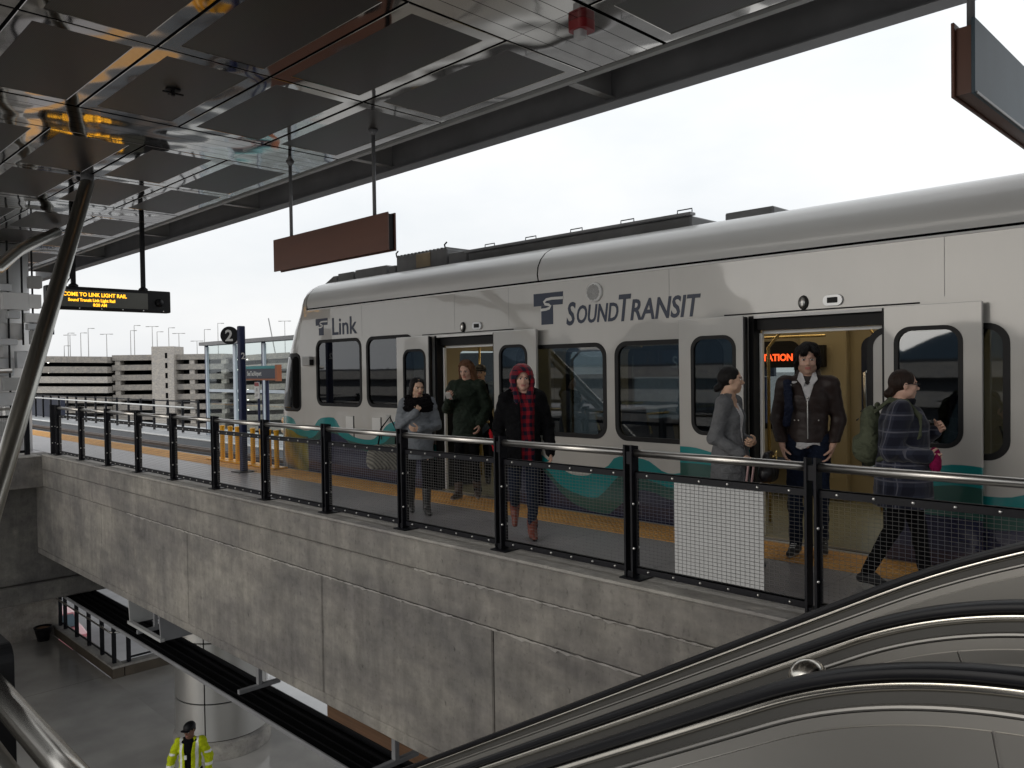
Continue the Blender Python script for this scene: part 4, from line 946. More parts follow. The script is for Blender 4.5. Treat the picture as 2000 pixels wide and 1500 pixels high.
for (a, b_, c, d) in wins:
    f = MB(); f.prism(rrect(a-0.028, b_+0.028, c-0.028, d+0.028, 0.155, 8), [rrect(a+0.02, b_-0.02, c+0.02, d-0.02, 0.115, 8)], XZ, TY0-0.007, TY0+0.03)
    wo_ = f.build('window', M['trim'], tr)
    f = MB(); f.prism(rrect(a+0.004, b_-0.004, c+0.004, d-0.004, 0.125, 8), [], XZ, TY0+0.012, TY0+0.018)
    f.build('pane', M['darkglass'] if a < -8 else M['trainglass'], wo_)
# cab end
def Lz(z):
    tb_ = [(-0.5,1.05),(-0.3,1.22),(0,1.35),(0.5,1.335),(0.97,1.285),(1.3,1.22),(1.6,1.115),(1.94,0.95),(2.3,0.69),(2.54,0.42),(2.72,0.28),(2.9,0.20),(3.03,0.13),(3.11,0.08)]
    for (a, p), (c, q) in zip(tb_, tb_[1:]):
        if z <= c: return p+(q-p)*(z-a)/(c-a)
    return 0.1
cove = [(6.862,2.63),(6.848,2.70),(6.862,2.79),(6.91,2.88),(6.99,2.96),(7.10,3.02),(7.25,3.065),(7.45,3.09),(7.8,3.11)]
def Hw(z):
    if z <= 2.63: return TYC-TY0
    for (a, p), (c, q) in zip(cove, cove[1:]):
        if z <= q and q > p: return TYC-(a+(c-a)*(z-p)/(q-p))
    return TYC-7.8
NE = 4.5
rows = [-0.45,-0.3,-0.1,0.1,0.4,0.7,1.0,1.3,1.6,1.9,2.1,2.3,2.45,2.55,2.63,2.70,2.79,2.88,2.96,3.02,3.065,3.09,3.11]
nu = 48; vs = []
for z in rows:
    for j in range(nu+1):
        t = -pi/2 + pi*j/nu; s_, c_ = sin(t), cos(t)
        vs.append((XN - Lz(z)*abs(c_)**(2/NE), TYC + Hw(z)*math.copysign(abs(s_)**(2/NE), s_), z))
k = nu+1
link('cab_end', vs, [(i*k+j, i*k+j+1, (i+1)*k+j+1, (i+1)*k+j) for i in range(len(rows)-1) for j in range(nu)], M['body'], tr, smooth=True)
def YN(x, z):
    q = min(0.999, max(0.0, (XN-x)/Lz(z))); return TYC - Hw(z)*(1-q**NE)**(1/NE)
def patch(name, x0, x1, z0, z1, r, off, m, parent=None, lean=0.0):
    vs = []; fs = []; nr, nc = 30, 14
    for i in range(nr+1):
        z = z0+(z1-z0)*i/nr; e = min(z-z0, z1-z); ins = r-sqrt(max(0, r*r-(r-e)**2)) if e < r else 0
        a, b_ = x0+ins+lean*(z-z0), x1-ins
        for j in range(nc+1): x = a+(b_-a)*j/nc; vs.append((x, YN(x, z)-off, z))
    for i in range(nr):
        for j in range(nc): fs.append((i*(nc+1)+j, i*(nc+1)+j+1, (i+1)*(nc+1)+j+1, (i+1)*(nc+1)+j))
    o = link(name, vs, fs, m, parent or tr, smooth=True, fix=False); q = o.modifiers.new('thick', 'SOLIDIFY'); q.thickness = 0.004; return o
cw = patch('cab_window', -12.44, -11.77, 0.95, 1.92, 0.12, 0.004, M['trim'], lean=0.10)
patch('pane', -12.40, -12.06, 1.0, 1.86, 0.07, 0.009, mat('black_gloss_glass', (0.006, 0.007, 0.009), 0.04, var=0.1, spec=0.6), cw, lean=0.10)
patch('pane', -12.03, -11.82, 1.0, 1.86, 0.07, 0.009, M['void'], cw)
b = MB(); b.box(-12.58, -12.1, 6.86, 6.862, 1.06, 1.07)
for z, c_ in ((0.77, (0.9, 0.55, 0.3)), (0.60, (0.8, 0.78, 0.7))):
    b = MB(); b.sphere((-12.66, YN(-12.66, z), z), 0.05, 14, 8, (1, 1, 1.2)); b.build('headlight', mat('lamp_lens', c_, 0.1, var=0.1, spec=0.8, coat=0.6), tr, smooth=True)
b = MB(); b.box(-11.58, -11.36, 6.76, 6.852, 1.70, 1.85); o = b.build('side_camera', M['graysteel_lt'], tr, bev=0.012); b = MB(); b.box(-11.40, -11.352, 6.77, 6.84, 1.71, 1.80); b.build('lens_face', M['black'], o)
text('fleet_number', '132A', 0.17, M['print'], tr, (-12.30, YN(-12.26, 2.08)-0.012, 1.98), (0.40, -0.02, 0), (0.02, 0.01, 1), sx_=0.85)
# roof
def ext(name, prof, x0, x1, m, smooth=True):
    vs = [(x, y, z) for x in (x0, x1) for y, z in prof]; k = len(prof)
    o = link(name, vs, [(j, j+1, k+j+1, k+j) for j in range(k-1)], m, tr, smooth=smooth, fix=False); return o
for x0, x1 in ((XN+0.012, -6.425), (-6.405, 0.0), (0.02, XE)): ext('roof_cove', cove, x0, x1, M['roofwhite'])
for x0, x1 in ((XN, XE),): ext('roof_top', [(7.8, 3.105), (8.17, 3.13), (8.54, 3.105), (9.1, 3.06), (9.4, 2.9), (9.49, 2.6)], x0, x1, M['roofwhite'])
ext('cove_lining', [(y+0.02, z-0.015) for y, z in cove], XN, XE, M['void'])
b = MB(); b.box(XN, XE, 6.885, 6.90, 2.59, 2.66); b.build('gutter_gap', M['void'], tr)
b = MB(); b.box(XN+0.01, XE, 6.843, 6.87, 2.588, 2.606); b.build('gutter_trim', M['alu_w'], tr)
b = MB(); b.box(-11.3, XE, 6.92, 9.44, 2.25, 2.27); b.build('ceiling_panel', M['trainin'], tr)
b = MB(); b.box(-11.2, XE, TY0+0.06, 9.44, -0.06, -0.004); b.build('cabin_floor', M['trainfloor'], tr)
b = MB(); b.box(-12.6, XE, TY0+0.08, 9.4, -0.7, -0.07); b.build('underframe', M['void'], tr)
for y in (7.55, 8.8):
    b = MB(); b.box(-9.2, XE, y-0.07, y+0.07, 2.235, 2.249); b.build('ceiling_lamp', M['lamp'], tr)
# far wall with its windows
fw = [(-10.9,-9.7,1.1,2.08), (-9.5,-8.6,1.1,2.08), (-8.2,-7.3,0.5,1.87), (-7.0,-6.1,0.85,1.85), (-5.95,-4.5,0.85,1.85), (-3.66,-3.12,0.35,1.87), (-3.03,-2.5,0.35,1.87), (-2.2,-1.2,0.85,1.85), (-.9,.3,0.85,1.85)]
b = MB(); b.prism([(XN, Zb), (XE, Zb), (XE, Zt), (XN, Zt)], [rrect(a, b_, c, d, 0.1) for a, b_, c, d in fw], XZ, 9.44, 9.49); b.build('far_wall', M['trainin'], tr)
for (a, b_, c, d) in fw:
    f = MB(); f.prism(rrect(a-0.05, b_+0.05, c-0.05, d+0.05, 0.13, 5), [rrect(a+0.02, b_-0.02, c+0.02, d-0.02, 0.09, 5)], XZ, 9.425, 9.437)
    wo_ = f.build('window', M['signnavy'] if a in (-3.66, -3.03, -8.2) else M['trim'], tr)
    f = MB(); f.box(a, b_, 9.46, 9.465, c, d); f.build('pane', glass('far_window_glass', (0.62, 0.66, 0.66), 0.03) if a == -10.9 else bpy.data.materials['far_window_glass'], wo_)
# doors
for di, (a, b_) in enumerate(doors):
    df = MB(); df.box(a-0.0, a+0.05, TY0+0.003, 6.99, 0.002, 2.058); df.box(b_-0.03, b_, TY0+0.003, 6.99, 0.002, 2.058); df.box(a+0.051, b_-0.031, TY0+0.06, 7.06, 1.93, 2.057)
    d0 = df.build('door_frame', M['black'], tr)
    f = MB(); f.box(a+0.06, b_-0.04, TY0-0.012, TY0+0.02, 2.035, 2.062); f.box(a+0.06, b_-0.04, 7.0, 7.04, 1.895, 1.925); f.box(a+0.056, a+0.085, 6.95, 6.985, 0.0, 1.90); f.build('metal_strip', M['alu_w'], d0)
    f = MB(); f.box(a+0.3, a+0.62, 6.98, 7.05, 1.94, 2.0); f.build('door_operator', M['graysteel'], d0, bev=0.01)
    f = MB(); f.box(a+0.03, b_-0.03, TY0-0.04, TY0+0.06, -0.03, -0.002); f.build('sill', M['alu'], d0)
    f = MB(); f.box(a-0.25, b_+0.25, TY0-0.006, TY0+0.01, 2.075, 2.088); f.build('drip_rail', M['black'], tr)
    for sd in (0, 1):
        x0, x1 = ((a-0.69, a+0.005), (b_+0.01, b_+0.72))[sd]
        if di == 0: wx = ((x0+0.17, x0+0.62), (x0+0.12, x0+0.55))[sd]
        else: wx = ((x0+0.16, x0+0.60), (x0+0.10, x0+0.56))[sd]
        zb = 0.96
        f = MB(); f.prism([(x0, 0.015), (x1, 0.015), (x1, 2.06), (x0, 2.06)], [rrect(wx[0], wx[1], zb, 1.87, 0.11)], XZ, 6.735, 6.775)
        lf = f.build('door_leaf', M['leafL'] if sd == 0 else M['leafR'], tr, bev=0.004)
        f = MB(); f.prism(rrect(wx[0]-0.022, wx[1]+0.022, zb-0.022, 1.892, 0.13, 8), [rrect(wx[0]+0.012, wx[1]-0.012, zb+0.012, 1.858, 0.10, 8)], XZ, 6.729, 6.76); f.build('window_frame', M['trim'], lf)
        f = MB(); f.prism(rrect(wx[0]+0.003, wx[1]-0.003, zb+0.003, 1.867, 0.108, 8), [], XZ, 6.745, 6.752); f.build('pane', M['trainglass'], lf)
        ex = (x1-0.02, x1+0.018) if sd == 0 else (x0-0.018, x0+0.02)
        f = MB(); f.box(ex[0] if sd == 0 else ex[0], ex[1], 6.745, 6.79, 0.02, 2.05); f.build('edge_seal', M['trim'], lf)
        f = MB(); f.tube([((x0+x1)/2, 6.79, 1.0), ((x0+x1)/2, 6.86, 1.0)], 0.02, 6); f.build('carrier_arm', M['black'], lf)
# fittings above the doors
for di, (xo, xr_) in enumerate(((-7.73, -7.46), (-3.195, -2.93))):
    f = MB(); f.lathe([(0.062, 0), (0.058, -0.02), (0.001, -0.025)], (xo, TY0, 2.15), 20, 'y'); o = f.build('door_lamp', M['black'], tr); o.scale = (0.72, 1, 1.05)
    o.location = Vector(o.location) + Vector(((1-0.72)*(xo-woff(tr).x), 0, (1-1.05)*(2.15-woff(tr).z)))
    f = MB(); f.lathe([(0.045, -0.026), (0.03, -0.038), (0.001, -0.042)], (xo, TY0, 2.15), 20, 'y'); q = f.build('lens', M['bolt'], tr, smooth=True); q.scale = (0.72, 1, 1.15)
    q.location = Vector(q.location) + Vector(((1-0.72)*(xo-woff(tr).x), 0, (1-1.15)*(2.15-woff(tr).z)))
    f = MB(); f.prism(rrect(xr_-0.085, xr_+0.085, 2.105, 2.20, 0.045), [], XZ, TY0-0.022, TY0); o = f.build('door_indicator', M['alu'], tr, bev=0.006)
    f = MB(); f.prism(rrect(xr_-0.045, xr_+0.045, 2.13, 2.178, 0.006), [], XZ, TY0-0.026, TY0-0.0225); f.build('display', M['trim'], o)
f = MB(); f.lathe([(0.108, 0), (0.108, -0.02), (0.095, -0.03), (0.001, -0.032)], (-5.56, TY0, 2.425), 32, 'y'); o = f.build('speaker_grille', M['alu_w'], tr)
f = MB()
for i in range(-8, 9):
    for j in range(-8, 9):
        if i*i+j*j < 66: f.box(-5.56+i*0.0105-0.003, -5.56+i*0.0105+0.003, TY0-0.0335, TY0-0.0322, 2.425+j*0.0105-0.003, 2.425+j*0.0105+0.003)
f.build('slot', M['black'], o, kind='stuff')
for (x0, x1, z0, z1) in ((-10.47,-10.27,0.73,0.92), (-9.78,-9.57,0.73,0.92)):
    f = MB(); f.box(x0, x1, TY0-0.006, TY0, z0, z1); o = f.build('hatch', M['roofwhite'], tr, bev=0.002); f = MB(); f.box(x1+0.002, x1+0.025, TY0-0.004, TY0, z0-0.12, z1+0.01); f.build('slot', M['black'], o)
f = MB(); f.box(-9.42, -9.32, TY0-0.02, TY0, 0.87, 0.97); f.build('door_button_box', M['graysteel_lt'], tr, bev=0.006)
for x0, x1 in ((-12.3, -10.9),):
    pass
for x_ in (-10.0, -7.9, -6.9, -4.6, -2.05, -0.6):
    z0_ = 2.10 if -8.4 < x_ < -1.9 and x_ not in (-6.9, -4.6) else -0.4
    f = MB(); f.box(x_-0.002, x_+0.002, TY0-0.0008, TY0+0.002, 2.12, 2.585); f.build('panel_seam', M['graysteel'], tr)
# lettering
def fit(name, s, x0, x1, z0, z1, shear=0.0, bold=0.0, y=TY0-0.003):
    o = text(name, s, 1.0, M['print'], tr, (0, y, 0), (1, 0, 0), (0, 0, 1), shear=shear, extrude=0.001, bold=bold)
    V = np.empty(len(o.data.vertices)*3); o.data.vertices.foreach_get('co', V); V = V.reshape(-1, 3); of = np.array(woff(tr)); V += of
    a, c = V.min(0), V.max(0)
    V[:, 0] = x0+(V[:, 0]-a[0])/(c[0]-a[0])*(x1-x0); V[:, 2] = z0+(V[:, 2]-a[2])/(c[2]-a[2])*(z1-z0)
    V[:, 1] = y+(V[:, 1]-y)*1.0
    o.data.vertices.foreach_set('co', (V-of).ravel()); o.data.update(); return o
fit('lettering', 'Link', -10.80, -10.12, 2.17, 2.435, bold=0.012)
fit('lettering', 'S', -5.975, -5.835, 2.08, 2.345, 0.2, 0.022)
fit('lettering', 'OUND', -5.82, -5.24, 2.095, 2.30, 0.2, 0.022)
fit('lettering', 'T', -5.235, -5.07, 2.09, 2.375, 0.2, 0.022)
fit('lettering', 'RANSIT', -5.085, -4.235, 2.09, 2.315, 0.2, 0.022)
def logo(x0, x1, z0, z1):
    w_, h = x1-x0, z1-z0; q = lambda a, c: (x0+a*w_, z1-c*h)
    f = MB(); f.prism([q(0,0), q(1,0), q(0.98,.40), q(0,.40)], [], XZ, TY0-0.003, TY0)
    f.prism([q(.26,.405), q(.66,.405), q(.66,1), q(.26,1)], [], XZ, TY0-0.003, TY0); o = f.build('logo', M['print'], tr)
    pts = [(1.0,.20),(.62,.19),(.44,.21),(.36,.28),(.40,.35),(.52,.38),(.58,.43),(.54,.49),(.42,.52),(.24,.53)]
    f = MB(); r_ = 0.042*h; Q = [Vector((x0+a*w_, 0, z1-c*h)) for a, c in pts]; vs = []
    for i, q_ in enumerate(Q):
        d = (Q[min(i+1, len(Q)-1)]-Q[max(i-1, 0)]).normalized(); n_ = Vector((-d.z, 0, d.x)); vs += [(*(q_+n_*r_*u)[:1], TY0-0.0045, (q_+n_*r_*u)[2]) for u in (-1, 1)]
    f.add(vs, [(2*i, 2*i+1, 2*i+3, 2*i+2) for i in range(len(Q)-1)]); f.build('logo_stroke', M['roofwhite'], o, fix=False)
logo(-6.48, -6.02, 2.11, 2.475); logo(-11.28, -10.93, 2.18, 2.445)
# rooftop units
def unit(name, x0, x1, z1, m='roofkit', y0=7.35, y1=8.6, slope=0.0):
    f = MB(); f.prism([(x0, 3.05), (x1, 3.05), (x1, z1), (x0+slope, z1)], [], XZ, y0, y1); return f.build(name, M[m], tr, bev=0.015)
unit('rooftop_unit', -11.9, -11.42, 3.19, slope=0.35); unit('rooftop_unit', -11.4, -10.95, 3.215); unit('rooftop_unit', -10.9, -10.05, 3.225); unit('rooftop_unit', -10.0, -9.83, 3.20)
o = unit('rooftop_unit', -9.80, -8.62, 3.31)
for i in range(14):
    f = MB(); f.box(-9.78+i*0.085, -9.74+i*0.085, 7.35, 8.6, 3.31, 3.335); f.build('rib', M['roofkit'], o)
f = MB(); f.box(-9.30, -8.98, 7.335, 7.349, 3.10, 3.30); f.build('access_plate', M['roofkit_lt'], o, bev=0.004)
f = MB()
for x in (-9.79, -8.66): f.tube([(x, 7.36, 3.31), (x-0.02, 7.36, 3.37), (x+0.03, 7.36, 3.40)], 0.012, 6)
f.build('lifting_hook', M['black'], o)
unit('rooftop_unit', -8.6, -8.2, 3.24)
o = unit('rooftop_unit', -8.18, -4.65, 3.195)
f = MB(); f.box(-8.2, -4.63, 7.30, 7.40, 3.197, 3.225); f.build('lid_edge', M['graysteel'], o)
for i in range(5):
    f = MB(); f.tube([(-7.8+i*0.75, 7.32, 3.225), (-7.8+i*0.75, 7.32, 3.26), (-7.62+i*0.75, 7.32, 3.26), (-7.62+i*0.75, 7.32, 3.225)], 0.007, 5); f.build('handle', M['black'], o)
unit('rooftop_unit', -4.4, -3.85, 3.21, y0=7.6)
# cabin fittings
def pole(pts, m='brass', r=0.017): f = MB(); f.tube(pts, r, 10); f.build('grab_pole', M[m], tr, smooth=True)
pole([(-3.92, 7.6, 0), (-3.92, 7.6, 1.78), (-3.80, 7.62, 1.93), (-3.80, 7.62, 2.24)])
pole([(-3.42, 8.9, 2.24), (-3.42, 8.9, 2.0), (-3.3, 8.9, 1.82), (-3.3, 8.9, 0)])
pole([(-5.6, 8.9, 1.93), (-3.9, 8.9, 1.93)]); pole([(-7.8, 7.6, 0), (-7.8, 7.6, 2.24)]); pole([(-7.55, 8.3, 0), (-7.55, 8.3, 2.24)]); pole([(-7.2, 7.3, 0), (-7.2, 7.3, 1.0), (-7.0, 7.3, 1.1)])
pole([(-6.2, 7.2, 0), (-6.2, 7.2, 1.7), (-6.05, 7.2, 1.82), (-5.2, 7.2, 1.82)]); pole([(-5.1, 7.9, 0), (-5.1, 7.9, 2.24)]); pole([(-8.0, 7.3, 0.9), (-7.5, 7.3, 0.9), (-7.45, 7.3, 0.0)])
pole([(-3.62, 9.30, 0.95), (-3.62, 9.28, 1.5), (-3.60, 9.34, 1.52)], 'stainless')
f = MB(); f.box(-4.40, -3.84, 9.32, 9.43, 0.0, 2.2); f.build('partition', M['trainin'], tr, bev=0.01)
f = MB(); f.box(-4.33, -4.0, 9.312, 9.319, 0.25, 1.82); f.build('cabinet_door', M['trainin'], tr, bev=0.004)
f = MB(); f.box(-2.45, -2.40, 6.95, 7.7, 0.0, 2.2); f.build('partition', M['trainin'], tr)
f = MB(); f.box(-7.0, -6.95, 7.0, 7.7, 0.0, 2.2); f.build('partition', M['trainin'], tr)
f = MB(); f.box(-8.45, -8.40, 6.95, 7.6, 0.0, 1.2); f.build('partition', M['trim'], tr)
f = MB(); f.prism([(6.95, 0), (9.4, 0), (9.4, 2.2), (6.95, 2.2)], [rrect(7.1, 7.9, 0.95, 1.9, 0.08), rrect(8.4, 9.25, 0.95, 1.9, 0.08)], lambda u, v, d: (d, u, v), -9.62, -9.58); f.build('partition', M['trainin'], tr)
for y_ in (7.45, 8.2): pole([(-8.9, y_, 0), (-8.9, y_, 2.24)])
f = MB(); f.box(-8.75, -8.55, 9.2, 9.42, 0.0, 2.2); f.build('pillar', M['trainin'], tr, bev=0.02)
f = MB(); f.box(-5.68, -4.05, 9.20, 9.28, 1.57, 1.83); o = f.build('text_display', M['black'], tr, bev=0.006)
text('lettering', 'WESTLAKE STATION', 0.115, M['ledred'], o, (-5.42, 9.197, 1.655), (1, 0, 0), (0, 0, 1), sx_=0.92, bold=0.004)
def seat(x, y, back):
    f = MB(); f.prism([(0, 0.42), (0.46, 0.40), (0.48, 0.46), (0.0, 0.48)], [], lambda u, v, d: (x+(u if back < 0 else -u), d, v), y-0.21, y+0.21)
    o = f.build('seat', M['seat'], tr, bev=0.02)
    f = MB(); f.prism([(0, 0.44), (0.06, 0.44), (-0.05, 1.05), (-0.10, 1.05)], [], lambda u, v, d: (x+(u if back < 0 else -u), d, v), y-0.21, y+0.21); f.build('backrest', M['seat'], o, bev=0.02)
    f = MB(); f.tube([(x-0.04*(-back), y-0.2, 0.9), (x-0.10*(-back), y-0.2, 1.1), (x-0.10*(-back), y+0.2, 1.1)], 0.014, 8); f.build('grab_handle', M['brass'], o)
for (x, y, k) in ((-6.5, 7.2, -1), (-5.6, 7.2, -1), (-4.9, 7.2, -1), (-6.6, 9.1, -1), (-5.5, 9.1, 1), (-4.9, 9.1, -1), (-1.6, 7.2, -1), (-1.7, 9.1, -1), (-6.6, 8.7, -1), (-5.5, 8.7, 1), (-0.8, 7.2, 1), (-9.1, 7.3, -1)): seat(x, y, k)
# station sign on the far side, seen through the windows
t = thing('far_station_sign', 'large navy SeaTac/Airport wall sign seen through the train windows', 'sign', (-8, 12.2, 1.3))
b = MB(); b.box(-9.3, -6.2, 12.2, 12.28, 1.42, 1.95); b.build('board', M['signnavy'], t)
b = MB(); b.box(-9.3, -6.2, 12.19, 12.29, 1.951, 2.08); b.build('top_band', M['signteal'], t)
text('lettering', 'SeaTac/Airport', 0.30, M['white'], t, (-8.15, 12.197, 1.58), (1, 0, 0), (0, 0, 1), sx_=0.95)
for x in (-9.1, -6.4):
    b = MB(); b.box(x-0.05, x+0.05, 12.22, 12.3, -0.6, 1.41); b.build('post', M['navy'], t)
# ------------------------------------------------------------------ people: smooth signed distance bodies, meshed with surface nets
class SDF:
    def __init__(s, lo, hi, h):
        s.h = h; s.lo = np.array(lo, float); s.n = np.ceil((np.array(hi, float)-s.lo)/h).astype(int)+1
        s.F = np.full(s.n, 0.15, np.float32); s.ax = [s.lo[i]+h*np.arange(s.n[i]) for i in range(3)]
    def _sl(s, lo, hi, m):
        a = np.maximum(0, np.floor((np.array(lo)-m-s.lo)/s.h).astype(int)); b = np.minimum(s.n, np.ceil((np.array(hi)+m-s.lo)/s.h).astype(int)+1)
        if np.any(b <= a): return None
        sl = tuple(slice(i, j) for i, j in zip(a, b))
        return sl, np.meshgrid(*[s.ax[i][sl[i]] for i in range(3)], indexing='ij')
    def _op(s, sl, d, k, op):
        A = s.F[sl]; d = d.astype(np.float32)
        if op == 'add':
            if k > 0: h = np.clip(0.5+0.5*(A-d)/k, 0, 1); s.F[sl] = A+(d-A)*h-k*h*(1-h)
            else: s.F[sl] = np.minimum(A, d)
        else:
            d = -d
            if k > 0: h = np.clip(0.5-0.5*(A-d)/k, 0, 1); s.F[sl] = A+(d-A)*h+k*h*(1-h)
            else: s.F[sl] = np.maximum(A, d)
    def cap(s, a, b, ra, rb=None, k=0.02, op='add', sq=None):
        """tapered capsule; sq = (direction, ratio) flattens it along a direction"""
        rb = ra if rb is None else rb; a, b = np.array(a, float), np.array(b, float); r = max(ra, rb)
        q = s._sl(np.minimum(a, b)-r, np.maximum(a, b)+r, k+0.03)
        if q is None: return s
        sl, (X, Y, Z) = q; px, py, pz = X-a[0], Y-a[1], Z-a[2]; ba = b-a
        if sq is not None:
            u = np.array(sq[0], float); u /= np.linalg.norm(u); f = 1/sq[1]-1
            dp = (px*u[0]+py*u[1]+pz*u[2])*f; px, py, pz = px+dp*u[0], py+dp*u[1], pz+dp*u[2]; ba = ba+u*(ba@u)*f
        t = np.clip((px*ba[0]+py*ba[1]+pz*ba[2])/max(ba@ba, 1e-9), 0, 1)
        d = np.sqrt((px-t*ba[0])**2+(py-t*ba[1])**2+(pz-t*ba[2])**2)-(ra+(rb-ra)*t)
        if sq is not None: d = d*min(1.0, sq[1]*1.15)
        s._op(sl, d, k, op); return s
    def ell(s, c, r, k=0.015, op='add', R=None):
        c, r = np.array(c, float), np.array(r, float); m = r.max() if R is not None else r
        q = s._sl(c-m, c+m, k+0.03)
        if q is None: return s
        sl, (X, Y, Z) = q; p = [X-c[0], Y-c[1], Z-c[2]]
        if R is not None: p = [R[0][i]*p[0]+R[1][i]*p[1]+R[2][i]*p[2] for i in range(3)]
        k0 = np.sqrt(sum((p[i]/r[i])**2 for i in range(3)))+1e-6; k1 = np.sqrt(sum((p[i]/r[i]**2)**2 for i in range(3)))+1e-6
        s._op(sl, k0*(k0-1)/k1, k, op); return s
    def cut(s, fn):       # keep where fn(X, Y, Z) <= 0
        X, Y, Z = np.meshgrid(*s.ax, indexing='ij'); s.F = np.maximum(s.F, fn(X, Y, Z).astype(np.float32)); return s
    def sub(s, fn):
        X, Y, Z = np.meshgrid(*s.ax, indexing='ij'); s.F = np.maximum(s.F, -fn(X, Y, Z).astype(np.float32)); return s
    def fold(s, amp, f, seed=0, st=(1, 1, 1)):
        rs = np.random.RandomState(seed); X, Y, Z = np.meshgrid(*s.ax, indexing='ij'); D = np.zeros(s.n, np.float32); m = np.abs(s.F) < 0.05
        x, y, z = X[m]*st[0], Y[m]*st[1], Z[m]*st[2]; d = 0
        for i in range(7):
            v = rs.normal(size=3); v /= np.linalg.norm(v); w_ = f*(0.6+0.35*i); d = d+np.sin(w_*(v[0]*x+v[1]*y+v[2]*z)+rs.rand()*6+1.3*np.sin(0.6*w_*(v[1]*x+v[2]*y+v[0]*z)))/(1+0.35*i)
        D[m] = d*amp/2.2; s.F = s.F+D; return s
    def mesh(s):
        F = s.F; n = F.shape; ins = F < 0
        c = np.zeros(tuple(i-1 for i in n), np.int8)
        for dx in (0, 1):
            for dy in (0, 1):
                for dz in (0, 1): c += ins[dx:n[0]-1+dx, dy:n[1]-1+dy, dz:n[2]-1+dz]
        act = (c > 0) & (c < 8); idx = np.full(act.shape, -1, np.int64); I = np.argwhere(act); idx[act] = np.arange(len(I))
        P = np.zeros((len(I), 3)); C_ = np.zeros(len(I))
        corner = [(0,0,0),(1,0,0),(0,1,0),(1,1,0),(0,0,1),(1,0,1),(0,1,1),(1,1,1)]
        vals = [F[I[:,0]+a, I[:,1]+b, I[:,2]+c_] for a, b, c_ in corner]
        for i in range(8):
            for j in range(i+1, 8):
                a, b = corner[i], corner[j]
                if sum(abs(p-q) for p, q in zip(a, b)) != 1: continue
                m = (vals[i] < 0) != (vals[j] < 0); t = np.where(m, vals[i]/np.where(m, vals[i]-vals[j], 1), 0)
                for q in range(3): P[:, q] += np.where(m, a[q]+t*(b[q]-a[q]), 0)
                C_ += m
        P = s.lo+(I+P/C_[:, None])*s.h
        fs = []
        for ax in range(3):
            o1, o2 = [(1, 2), (2, 0), (0, 1)][ax]
            sl0 = [slice(None)]*3; sl1 = [slice(None)]*3; sl0[ax] = slice(0, n[ax]-1); sl1[ax] = slice(1, n[ax])
            d = ins[tuple(sl0)].astype(np.int8)-ins[tuple(sl1)].astype(np.int8); e = np.argwhere(d != 0)
            if len(e) == 0: continue
            e = e[(e[:, o1] > 0) & (e[:, o2] > 0) & (e[:, o1] < n[o1]-1) & (e[:, o2] < n[o2]-1)]
            sg = d[tuple(e.T)]; q = []
            for (a, b) in ((0, 0), (-1, 0), (-1, -1), (0, -1)):
                g_ = e.copy(); g_[:, o1] += a; g_[:, o2] += b; q.append(idx[tuple(g_.T)])
            q = np.stack(q, 1); q[sg < 0] = q[sg < 0][:, ::-1]; fs.append(q)
        return P, np.concatenate(fs)
    def build(s, name, mats, parent, matfn=None):
        P, Q = s.mesh(); me = bpy.data.meshes.new(name); ob = bpy.data.objects.new(name, me); COL.objects.link(ob); ob.parent = parent
        me.vertices.add(len(P)); me.vertices.foreach_set('co', P.ravel()); me.loops.add(len(Q)*4); me.loops.foreach_set('vertex_index', Q.ravel().astype(np.int32))
        me.polygons.add(len(Q)); me.polygons.foreach_set('loop_start', np.arange(0, len(Q)*4, 4, dtype=np.int32)); me.polygons.foreach_set('loop_total', np.full(len(Q), 4, np.int32))
        me.polygons.foreach_set('use_smooth', np.ones(len(Q), bool))
        for m_ in (mats if isinstance(mats, (list, tuple)) else [mats]): me.materials.append(m_)
        if matfn is not None: me.polygons.foreach_set('material_index', matfn(P[Q].mean(1)).astype(np.int32))
        me.update(calc_edges=True); return ob

def rotz(a): return np.array([[cos(a), -sin(a), 0], [sin(a), cos(a), 0], [0, 0, 1]])
def rotx(a): return np.array([[1, 0, 0], [0, cos(a), -sin(a)], [0, sin(a), cos(a)]])
def roty(a): return np.array([[cos(a), 0, sin(a)], [0, 1, 0], [-sin(a), 0, cos(a)]])
def nrm(v): v = np.array(v, float); return v/np.linalg.norm(v)

def cloth(name, col, rough=0.9, var=0.15, vs=25, sheen=0.0, bump=0.35, bs=180, spec=0.12):
    m = mat(name, col, rough, var=var, vscale=vs, bump=bump, bscale=bs, spec=spec)
    t = m.node_tree; b = t.nodes['Principled BSDF']; l = t.links.new; b.inputs['Sheen Weight'].default_value = sheen
    c = t.nodes.new('ShaderNodeTexCoord'); mp_ = t.nodes.new('ShaderNodeMapping'); mp_.inputs['Scale'].default_value = (1, 1, 1.7); n = t.nodes.new('ShaderNodeTexNoise'); n.inputs['Scale'].default_value = 9; n.inputs['Detail'].default_value = 3; n.inputs['Distortion'].default_value = 1.2
    l(c.outputs['Object'], mp_.inputs[0]); l(mp_.outputs[0], n.inputs['Vector']); bp = t.nodes.new('ShaderNodeBump'); bp.inputs['Strength'].default_value = 0.7; bp.inputs['Distance'].default_value = 0.04; l(n.outputs[0], bp.inputs['Height'])
    old = b.inputs['Normal'].links[0].from_node; l(bp.outputs[0], old.inputs['Normal']); return m
